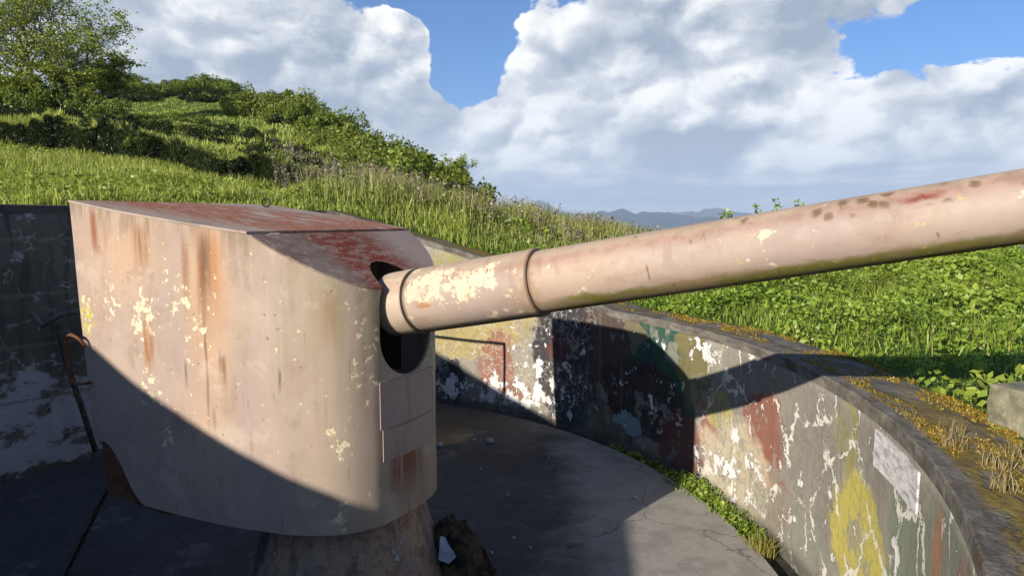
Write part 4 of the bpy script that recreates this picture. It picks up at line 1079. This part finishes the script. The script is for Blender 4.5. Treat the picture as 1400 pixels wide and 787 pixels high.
# 2. weedy, leafy bank on the right: clumps of broad leaves, thin grass between
parts = []
x, y, rr = scatter(640, 1700, 4.0, 17, 230000, .62)
u_ = 700 + 895 * x / y
p = patchy(x, y, 1.1, .35, .65); q = np.clip(patchy(x + 50, y, .3, .40, .56) * .7 + np.clip((u_ - 1150) / 250, 0, .8), 0, 1)
keep = rng.random(len(x)) < .35 + .65 * p; x, y, rr, p, q = x[keep], y[keep], rr[keep], p[keep], q[keep]
top = (.04 + .34 * p ** 1.4 * (.5 + .7 * q)) * np.clip(.25 + rr * .9, 0, 1)
fz = 1 - rng.random(len(x)) ** 2
c = np.stack([x, y, terrain(x, y) + top * fz], -1)
vr = patchy(x + 20, y + 60, 1.7, .42, .6)
parts.append(leaves(c, .026 + .040 * q * (.5 + vr), rv=np.clip(.5 * rng.random(len(x)) + .35 * fz * p + .3 * vr - .10 - .25 * patchy(x + 70, y + 13, .6, .5, .6), 0, 1), up=.9))
x, y, rr = scatter(640, 1700, 4.0, 17, 80000, .62)
p = patchy(x, y, 1.3, .38, .6)
h = (.08 + .17 * rng.random(len(x))) * (.5 + .7 * p) * np.clip(.3 + rr * 1.2, 0, 1)
parts.append(blades(x, y, terrain(x, y), h, .007 + .008 * rng.random(len(x)), .9, rv=np.clip(.2 + .8 * rng.random(len(x)), 0, 1)))
a = np.radians(36 + 75 * rng.random(60000)); d = np.sqrt(1.0 + 120 * rng.random(60000) ** 1.6); x, y = d * np.sin(a), d * np.cos(a)
rr = np.hypot(x - PC[0], y - PC[1]) - PR - CW; k = (rr > .03) & (x > 895 * 0 + 1.05 * np.maximum(y, 0)); x, y, rr = x[k], y[k], rr[k]; p = patchy(x, y, 1.1, .35, .65); fz = 1 - rng.random(len(x)) ** 2
parts.append(leaves(np.stack([x, y, terrain(x, y) + (.04 + .22 * p) * np.clip(.25 + rr, 0, 1) * fz], -1), .055, rv=np.clip(.5 * rng.random(len(x)) + .4 * fz * p, 0, 1), up=.9))
k = rng.random(len(x)) < .35; parts.append(blades(x[k], y[k], terrain(x[k], y[k]), .06 + .15 * rng.random(k.sum()), .010, .9))
tag(veg_obj('ground_cover', parts, WEED), kind='stuff')
x, y, rr = scatter(700, 1800, 4.2, 16, 5000, .62); k = patchy(x, y, .8, .5, .62) > .4; x, y, rr = x[k], y[k], rr[k]
tag(veg_obj('dead_grass', [blades(x, y, terrain(x, y), (.14 + .22 * rng.random(len(x))) * np.clip(.3 + rr, 0, 1), .007, .9)], DRY), kind='stuff')

# 3. tall reedy grass from the hill foot to behind the barrel
parts = []
x, y, rr = scatter(400, 1130, 11.4, 22, 36000)
u_ = 700 + 895 * x / y
k = rng.random(len(x)) < np.clip((u_ - 400) / 200, .1, 1) * np.clip((1150 - u_) / 250, .05, 1) * np.clip(rr / 1.5, .25, 1)
x, y, rr, u_ = x[k], y[k], rr[k], u_[k]
p = patchy(x, y, .6)
h = (.25 + .50 * rng.random(len(x))) * (.45 + .7 * p) * np.clip(.4 + rr * .5, 0, 1) * np.clip((1180 - u_) / 420, .35, 1)
parts.append(blades(x, y, terrain(x, y), h, .016 + .016 * rng.random(len(x)), .35, rv=np.clip(.1 + .6 * rng.random(len(x)) + .3 * (1 - p), 0, 1)))
k = rng.random(len(x)) < .5
c = np.stack([x[k], y[k], terrain(x[k], y[k]) + h[k] * rng.random(k.sum())], -1)
parts.append(leaves(c, .09, rv=.7 * rng.random(k.sum())))
tag(veg_obj('tall_grass', parts, REED), kind='stuff')
x, y, rr = scatter(380, 1120, 12, 24, 2600); u_ = 700 + 895 * x / y
k = (fbm(x * .8 + 3, y * .8 + 1, 3) > .5) & (rr > .8); x, y, u_ = x[k], y[k], u_[k]
h = (.5 + .35 * rng.random(len(x))) * np.clip((1180 - u_) / 420, .45, 1)
parts = [blades(x, y, terrain(x, y), h, .008, .25)]
for j in range(7):
    t = .72 + .05 * j
    parts.append(leaves(np.stack([x + rng.normal(size=len(x)) * .02, y + rng.normal(size=len(x)) * .02, terrain(x, y) + h * t], -1), .06, up=0))
tag(veg_obj('flowering_grass', parts, PLUME), kind='stuff')

# 4. ivy and dark undergrowth hanging over the bank face
u = -300 + 750 * rng.random(60000); x0 = (u - 700) / 895.
dc = np.interp(u, BANK_U, BANK_D) + (vnoise(u * .03, u * 0 + 3) - .5) * .9 - .40 + .42 * rng.random(len(u))
x, y = dc * x0, dc
parts = [leaves(np.stack([x, y - .12 * rng.random(len(x)), terrain(x, y) + .10 * rng.random(len(x)) - .02], -1), .10, rv=.6 * rng.random(len(x)))]
k = np.where(patchy(x, y, .9, .5, .62) > .5)[0]; k = k[:16000]
parts.append(blades(x[k], y[k] - .1, terrain(x[k], y[k]) - .02, .10 + .32 * rng.random(len(k)), .022, 1.6, rv=.6 + .4 * rng.random(len(k))))
tag(veg_obj('undergrowth', parts, DARKS), kind='stuff')

# bright grass lip along the top of the bank
u = -300 + 750 * rng.random(30000); dc = np.interp(u, BANK_U, BANK_D) + (vnoise(u * .03, u * 0 + 3) - .5) * .9 - .03 + 1.6 * rng.random(len(u)) ** 2
x, y = dc * (u - 700) / 895., dc
parts = [blades(x, y, terrain(x, y), .07 + .16 * rng.random(len(x)), .022 + .015 * rng.random(len(x)), .9, rv=np.clip(.5 + .5 * rng.random(len(x)), 0, 1))]
tag(veg_obj('bank_grass', parts, GREEN), kind='stuff')

# 5. moss tufts and dry wisps on the coping
n = 26000; th = -34 + 42 * rng.random(n); a = .10 + .60 * rng.random(n)
s = s_par(th); k = (fbm(s * 2.4 + 2, a * 6 + 4, 4) + .10 * (a > .3) > .53); th, a = th[k], a[k]
r = PR + a; x, y = PC[0] + r * np.cos(np.radians(th)), PC[1] + r * np.sin(np.radians(th)); n = len(x)
parts = [blades(x, y, walltop(th) - .005, .004 + .024 * rng.random(n) ** 2, .007 + .006 * rng.random(n), 2.0)]
n = 9000; th = 8 + 36 * rng.random(n); a = .22 + .44 * rng.random(n); s = s_par(th)
k = fbm(s * 2.0 + 7, a * 5 + 1, 4) + .2 * (a - .3) > .55; th, a = th[k], a[k]; r = PR + a; n = len(th)
x, y = PC[0] + r * np.cos(np.radians(th)), PC[1] + r * np.sin(np.radians(th))
parts.append(blades(x, y, walltop(th) - .005, .01 + .03 * rng.random(n), .01 + .006 * rng.random(n), 1.2))
tag(veg_obj('moss', parts, MOSSM), kind='stuff')

# 6. single tufts and weeds
def tuft(name, x, y, z, R, H, n, mat, lab, cat, group=None, leafy=0, w=.006):
    a = rng.random(n) * 2 * math.pi; r = R * np.sqrt(rng.random(n))
    P = blades(r * np.cos(a), r * np.sin(a), np.zeros(n), H * (.5 + .6 * rng.random(n)), w * (.7 + .6 * rng.random(n)), .9)
    parts = [P]
    if leafy:
        a = rng.random(leafy) * 2 * math.pi; r = R * 1.25 * np.sqrt(rng.random(leafy))
        parts.append(leaves(np.stack([r * np.cos(a), r * np.sin(a), H * (.15 + .85 * rng.random(leafy)) * (1 - .5 * (r / R / 1.25) ** 2)], -1), .045, up=.8))
    o = veg_obj(name, parts, mat); o.location = (x, y, z); return tag(o, lab, cat, group)
for i, (th, dr, R, H, nb, lf) in enumerate([(23.5, .17, .14, .13, 40, 90), (21, .18, .17, .22, 70, 220), (18.5, .17, .19, .27, 90, 280), (15.8, .15, .17, .22, 80, 220), (13, .17, .15, .20, 70, 170), (10.4, .15, .15, .20, 70, 150), (7.6, .16, .14, .18, 60, 120), (27, .16, .14, .10, 60, 160), (30.5, .15, .13, .09, 60, 160), (34, .14, .12, .07, 60, 160)]):
    q = (PC[0] + (PR - dr) * math.cos(R_(th)), PC[1] + (PR - dr) * math.sin(R_(th)))
    tuft('weed', q[0], q[1], -.08, R, H, nb, WEED, 'sunlit leafy green weed growing in the gutter at the wall foot' if i in range(0, 7) else 'low weed in the shaded part of the gutter', 'weed', 'sunlit weeds in the gutter' if i in range(0, 7) else 'shaded weeds in the gutter', lf)
q = (PC[0] + (PR - .2) * math.cos(R_(5.2)), PC[1] + (PR - .2) * math.sin(R_(5.2)))
tuft('grass_tuft', q[0], q[1], -.08, .13, .24, 200, leaf_mat('yellow_grass', (.22, .20, .04), (.32, .28, .06), (.42, .36, .10), .35), 'yellowed grass tuft at the near end of the gutter', 'grass tuft', None, 0, .008)
for i, (x, y) in enumerate([(2.62, 3.45), (2.72, 3.18), (2.52, 2.98), (2.86, 3.6), (2.42, 2.75), (2.95, 3.3), (2.78, 4.05), (2.6, 3.75), (2.9, 3.0), (2.45, 3.15), (2.7, 2.85), (2.3, 2.55)]):
    tuft('dry_grass_tuft', x, y, 1.86, .075, .13, 60, DRY, 'straw coloured dry grass tuft on the mossy wall top', 'grass tuft', 'dry tufts on the wall top', 0, .005)

def tall_weed(u, d, H, seed, lab, group):
    x, y = d * (u - 700) / 895., d; rs = np.random.default_rng(seed)
    bm = bmesh.new(); pts = [Vector((0, 0, 0))]; dd = Vector((rs.normal() * .08, rs.normal() * .08, 1)).normalized()
    for k in range(6): dd = (dd + Vector((rs.normal() * .08, rs.normal() * .08, 0))).normalized(); pts.append(pts[-1] + dd * H / 6)
    tube(bm, pts, [.010 - .0011 * k for k in range(7)], 5)
    root = empty('tall_weed', (x, y, float(terrain(np.array([x]), np.array([y]))[0]))); tag(root, lab, 'weed', group)
    link('stem', bm_mesh('stem', bm), BARK, root); n = 110; f = .25 + .75 * rs.random(n)
    c = np.array([pts[min(5, int(t * 6))].lerp(pts[min(6, int(t * 6) + 1)], t * 6 % 1) for t in f]) + rs.normal(size=(n, 3)) * .055 * (1.2 - .6 * f)[:, None]
    veg_obj('leaves', leaves(c, .075, rv=rs.random(n) * .8, up=.6), WEED, root)
BARK = mat_simple('bark', (.05, .042, .032), (.10, .085, .065), 9, .95, .6)
for i, (u, d, H) in enumerate([(1050, 12, 1.18), (1078, 12.3, 1.30), (1091, 12.2, 1.22), (1104, 12.6, 1.25), (1140, 11.4, 1.22), (1150, 11.5, 1.26), (1162, 11.3, 1.16), (1010, 13, 1.05), (985, 13.4, 1.0)]):
    tall_weed(u, d, H, 40 + i, 'tall leafy weed poking up behind the gun barrel', 'tall weeds behind the barrel')

# 7. shrubs
def shrub_mesh(name, n, lobes, leaf, sy=1.0, tall=1.0, strands=0):
    parts = []
    for L in range(lobes):
        c = np.array([rng.normal() * .40, rng.normal() * .40, .25 + .50 * rng.random()]); R = .20 + .22 * rng.random()
        m = n // lobes; d = rng.normal(size=(m, 3)); d /= np.linalg.norm(d, axis=1)[:, None]
        rad = R * (.55 + .5 * rng.random(m) ** .5) * (1 + .25 * np.sin(d[:, 0] * 7 + L) * np.cos(d[:, 2] * 6))
        P = c + d * rad[:, None]; P[:, 2] = np.maximum(P[:, 2], .0) * tall
        parts.append(leaves(P, leaf, d, np.clip(rng.normal(.45, .22, m) + rng.normal() * .12, 0, 1)))
    if strands:
        a = rng.random(strands) * 6.283; r = .75 * np.sqrt(rng.random(strands))
        parts.append(blades(r * np.cos(a), r * np.sin(a), np.zeros(strands), (.45 + .5 * rng.random(strands)) * tall, .045, .5))
    co, F, rr, t = merge(parts)
    return np_mesh(name, co, F, {'rnd': rr, 'tip': t})
SH = {'green': [shrub_mesh('shrub', 2000, 9, .105) for _ in range(5)], 'dark': [shrub_mesh('shrub', 1800, 8, .11) for _ in range(3)], 'cane': [shrub_mesh('shrub', 1300, 7, .11, tall=1.0, strands=130) for _ in range(4)]}
for k, ms in SH.items():
    for me in ms: me.materials.append({'green': SHRUB, 'dark': DARKS, 'cane': CANE}[k])
def shrubs(kind, pts, lab, group, name='shrub'):
    for (u, d, s, hz) in pts:
        a = R_(_az(u)); x, y = d * math.tan(a), d
        o = link(name, SH[kind][rng.integers(len(SH[kind]))])
        o.location = (x, y, float(terrain(np.array([x]), np.array([y]))[0]) - .12 * s)
        o.scale = (s, s, s * hz); o.rotation_euler = (0, 0, rng.random() * 6.28)
        tag(o, lab, 'shrub', group)
def zone(n, u0, u1, df, s0, s1, jit=1.0, h0=.8, h1=1.2):
    out = []
    for k in range(n):
        u = u0 + (u1 - u0) * (k + rng.random()) / n
        out.append((u, df(u) + rng.normal() * jit, s0 + (s1 - s0) * rng.random(), h0 + (h1 - h0) * rng.random()))
    return out
ridge = lambda u: np.interp(u, [160, 310, 400, 450, 520, 570, 640], [69, 68, 60, 51, 42, 36, 29])
shrubs('green', zone(54, 165, 405, lambda u: ridge(u) - 1, 1.0, 1.55, 1.8), 'rounded green shrub along the hilltop skyline', 'shrubs on the hilltop')
shrubs('green', zone(48, 400, 640, ridge, .85, 1.4, 1.0, .7, 1.1), 'green shrub on the right-hand falling edge of the hill', 'shrubs on the falling hill edge')
shrubs('cane', zone(72, 345, 545, lambda u: np.interp(u, [350, 540], [52, 33]), 1.0, 1.7, 4, .7, 1.05), 'yellow-green cane clump on the upper right slope of the hill', 'cane clumps on the slope', 'cane_clump')
shrubs('cane', zone(50, 430, 625, lambda u: np.interp(u, [430, 620], [33, 23]), .7, 1.15, 2.8, .7, 1.1), 'yellow-green reedy clump on the lower right slope of the hill', 'reedy clumps on the lower slope', 'cane_clump')
shrubs('green', zone(60, 330, 570, lambda u: np.interp(u, [330, 570], [47, 28]), .9, 1.5, 4), 'green shrub among the canes on the hill slope', 'shrubs among the canes')
shrubs('dark', zone(40, 150, 430, lambda u: np.interp(u, [150, 430], [33, 29]), .5, .85, 2.2, .6, .9), 'dark shrub in the thicket below the bright hillside field', 'dark shrubs below the field')
shrubs('green', zone(20, 140, 330, lambda u: 32.5, .5, .85, 1.6, .7, 1.0), 'mid green shrub in front of the bright hillside field', 'green shrubs below the field')
shrubs('dark', zone(22, 140, 320, lambda u: 60, .8, 1.2, 1.5, .6, .9), 'dark shrub in the band under the hilltop', 'dark shrubs under the hilltop')
shrubs('dark', zone(26, -60, 150, lambda u: 31.5, .65, 1.0, 1.4, .6, .9), 'dark hedge shrub under the tall trees', 'hedge under the trees')
shrubs('green', zone(18, -40, 165, lambda u: 35.5, .8, 1.3, 1.0, 1.0, 1.5), 'leafy understorey shrub between the tree trunks', 'understorey among the trees')
shrubs('dark', zone(9, 350, 470, lambda u: np.interp(u, [350, 470], [23, 20]), .5, .8, .8, .7, 1.0), 'dark bush at the right-hand end of the grassy bank', 'dark bushes at the bank end')
shrubs('dark', zone(12, -40, 330, lambda u: float(np.interp(u, BANK_U, BANK_D)) - .35, .35, .6, .1, .7, 1.0), 'small dark bush clinging to the face of the grassy bank', 'small bushes on the bank face')
shrubs('green', zone(10, -60, 380, lambda u: float(np.interp(u, BANK_U, BANK_D)) - .7, .28, .5, .3, .7, 1.0), 'small green bush at the foot of the grassy bank', 'small bushes at the bank foot')
shrubs('cane', [(395, 20.5, .55, 1.3), (415, 20.8, .5, 1.2), (500, 17.5, .5, 1.0), (490, 18.2, .5, 1.0)], 'pale feathery clump at the bank end near the wall', 'pale clumps at the bank end', 'cane_clump')

shrubs('green', [(1075 + 375 * rng.random(), 7.5 + 6 * rng.random() ** .7, .22 + .22 * rng.random(), .7 + .4 * rng.random()) for _ in range(16)], 'low leafy bush in the weeds on the bank right of the pit', 'low bushes on the right bank')
# 8. trees
def tree(u, d, H, lean, seed, lab, leaf=.125, spread=1.0, dens=1.0, name='tree', group=None, r0=.13):
    rs = np.random.default_rng(seed); a = R_(_az(u)); x, y = d * math.tan(a), d
    z = float(terrain(np.array([x]), np.array([y]))[0]) - .15
    root = empty(name, (x, y, z)); tag(root, lab, 'tree', group)
    bm = bmesh.new(); cl = []
    def branch(p, dr, L, r, lv):
        pts = [p]; rad = [r]; q = Vector(p); dd = Vector(dr)
        n = 5 if lv < 2 else 3
        for k in range(n):
            dd = (dd + Vector(rs.normal(size=3)) * (.10 if lv == 0 else .2) + Vector((0, 0, .05 if lv else .0))).normalized()
            q = q + dd * L / n; pts.append(q.copy()); rad.append(r * (1 - .62 * (k + 1) / n))
            if lv < 3 and (k >= 1):
                for _ in range(2 if lv < 2 else 1):
                    s = Vector(rs.normal(size=3)); s.z = abs(s.z) * .35; s = (s - dd * s.dot(dd)).normalized()
                    nd = (dd * .55 + s * (.85 * spread)).normalized()
                    branch(q.copy(), nd, L * (.46 + .2 * rs.random()), rad[-1] * .62, lv + 1)
            if lv >= 2 or (lv == 1 and k >= 3): cl.append((q.copy(), .20 + .22 * rs.random()))
        tube(bm, pts, rad, 7 if lv == 0 else 4, cap=False)
        cl.append((q.copy(), .3))
    branch(Vector((0, 0, 0)), Vector(lean).normalized(), H * .70, r0, 0)
    link('trunk', bm_mesh('trunk', bm, True), BARK, root)
    parts = []
    for (c, R) in cl:
        if rs.random() > dens: continue
        m = int(9 + 9 * rs.random()); dv = rs.normal(size=(m, 3)); dv[:, 2] *= .6
        P = np.array(c) + dv * R * .62 * (H / 7) ** .5
        parts.append(leaves(P, leaf, rv=np.clip(rs.normal(.45, .2, m) + rs.normal() * .15, 0, 1)))
    veg_obj('crown', parts, TREEL, root)
tree(6, 37, 6.6, (-.05, 0, 1), 11, 'tall tree cut by the left edge of the photo', dens=.42)
tree(42, 38.5, 7.0, (-.05, 0, 1), 12, 'tall thin-crowned tree second from the left edge on the hill', dens=.42)
tree(66, 37.5, 6.4, (.05, 0, 1), 23, 'tall tree in the middle of the hillside grove', dens=.42)
tree(94, 38.5, 6.3, (.12, 0, 1), 14, 'rounded tall tree right of the middle of the grove', dens=.42)
tree(118, 37, 5.0, (.34, 0, 1), 35, 'open tree leaning out right at the edge of the grove', dens=.6, spread=1.15)
tree(150, 40, 3.0, (.1, 0, 1), 16, 'small ragged tree right of the grove on the skyline', dens=.8, leaf=.14, r0=.07)
tree(612, 29.5, 1.75, (.1, 0, 1), 17, 'lone sapling on the skyline at the hill foot', dens=.8, leaf=.08, name='sapling', r0=.03)
tree(205, 74, 3.0, (0, 0, 1), 18, 'thin bare-looking tree at the left end of the hilltop', dens=.6, leaf=.14, r0=.06)

for i, (u, d, H, l) in enumerate([(24, 36, 2.5, .1), (54, 35.5, 2.2, -.1), (82, 36, 2.7, .05), (106, 35.6, 2.3, .15), (132, 36.5, 2.2, .1), (-18, 36, 2.4, 0)]):
    tree(u, d, H, (l, 0, 1), 60 + i, 'short leafy young tree in front of the tall trunks of the grove', dens=.35, leaf=.12, group='young trees in the grove', r0=.05)

# 9. far town in the valley
wallm = mat_simple('house_wall', (.62, .60, .56), (.70, .68, .64), .3, .9, .0); roofm = mat_simple('house_roof', (.28, .12, .08), (.36, .18, .12), .3, .9, .0)
for i in range(26):
    u = 1130 + 330 * rng.random(); d = 1050 + 900 * rng.random(); a = R_(_az(u)); x, y = d * math.tan(a), d
    z = float(terrain(np.array([x]), np.array([y]))[0]) - 1
    L, W, Hh = 9 + 12 * rng.random(), 8 + 4 * rng.random(), 5 + 3 * rng.random()
    if i == 0: u, L, W, Hh = 1250, 60, 18, 9; a = R_(_az(u)); d = 1300; x, y = d * math.tan(a), d; z = float(terrain(np.array([x]), np.array([y]))[0]) - 1
    e = empty('house', (x, y, z), rng.random() * .8 - .2 if i else R_(-_az(u)))
    if i: tag(e, 'tiny pale house in the distant valley town', 'house', 'houses in the distant town')
    else: tag(e, 'long white building in the distant valley', 'building')
    bm = bmesh.new(); box(bm, (0, 0, Hh / 2), (L, W, Hh)); link('wall', bm_mesh('wall', bm), wallm, e)
    bm = bmesh.new(); vs = [bm.verts.new(p) for p in [(-L * .53, -W * .56, Hh), (L * .53, -W * .56, Hh), (L * .53, W * .56, Hh), (-L * .53, W * .56, Hh), (-L * .5, 0, Hh + W * .3), (L * .5, 0, Hh + W * .3)]]
    for f in ((0, 1, 5, 4), (2, 3, 4, 5), (1, 2, 5), (3, 0, 4), (3, 2, 1, 0)): bm.faces.new([vs[k] for k in f])
    link('roof', bm_mesh('roof', bm), roofm, e)

# 10. the air
def haze():
    bm = bmesh.new(); box(bm, (0, 4000, 250), (26000, 26000, 800))
    o = link('haze', bm_mesh('haze', bm)); m, nt = new_mat('air')
    v = nt.n('ShaderNodeVolumePrincipled'); v.inputs['Density'].default_value = 1.5e-4; nt.put(v.inputs['Color'], (.62, .78, 1.0))
    v.inputs['Anisotropy'].default_value = .0
    nt.t.links.new(v.outputs[0], nt.out.inputs[1]); o.data.materials.append(m); tag(o, kind='stuff')
haze()
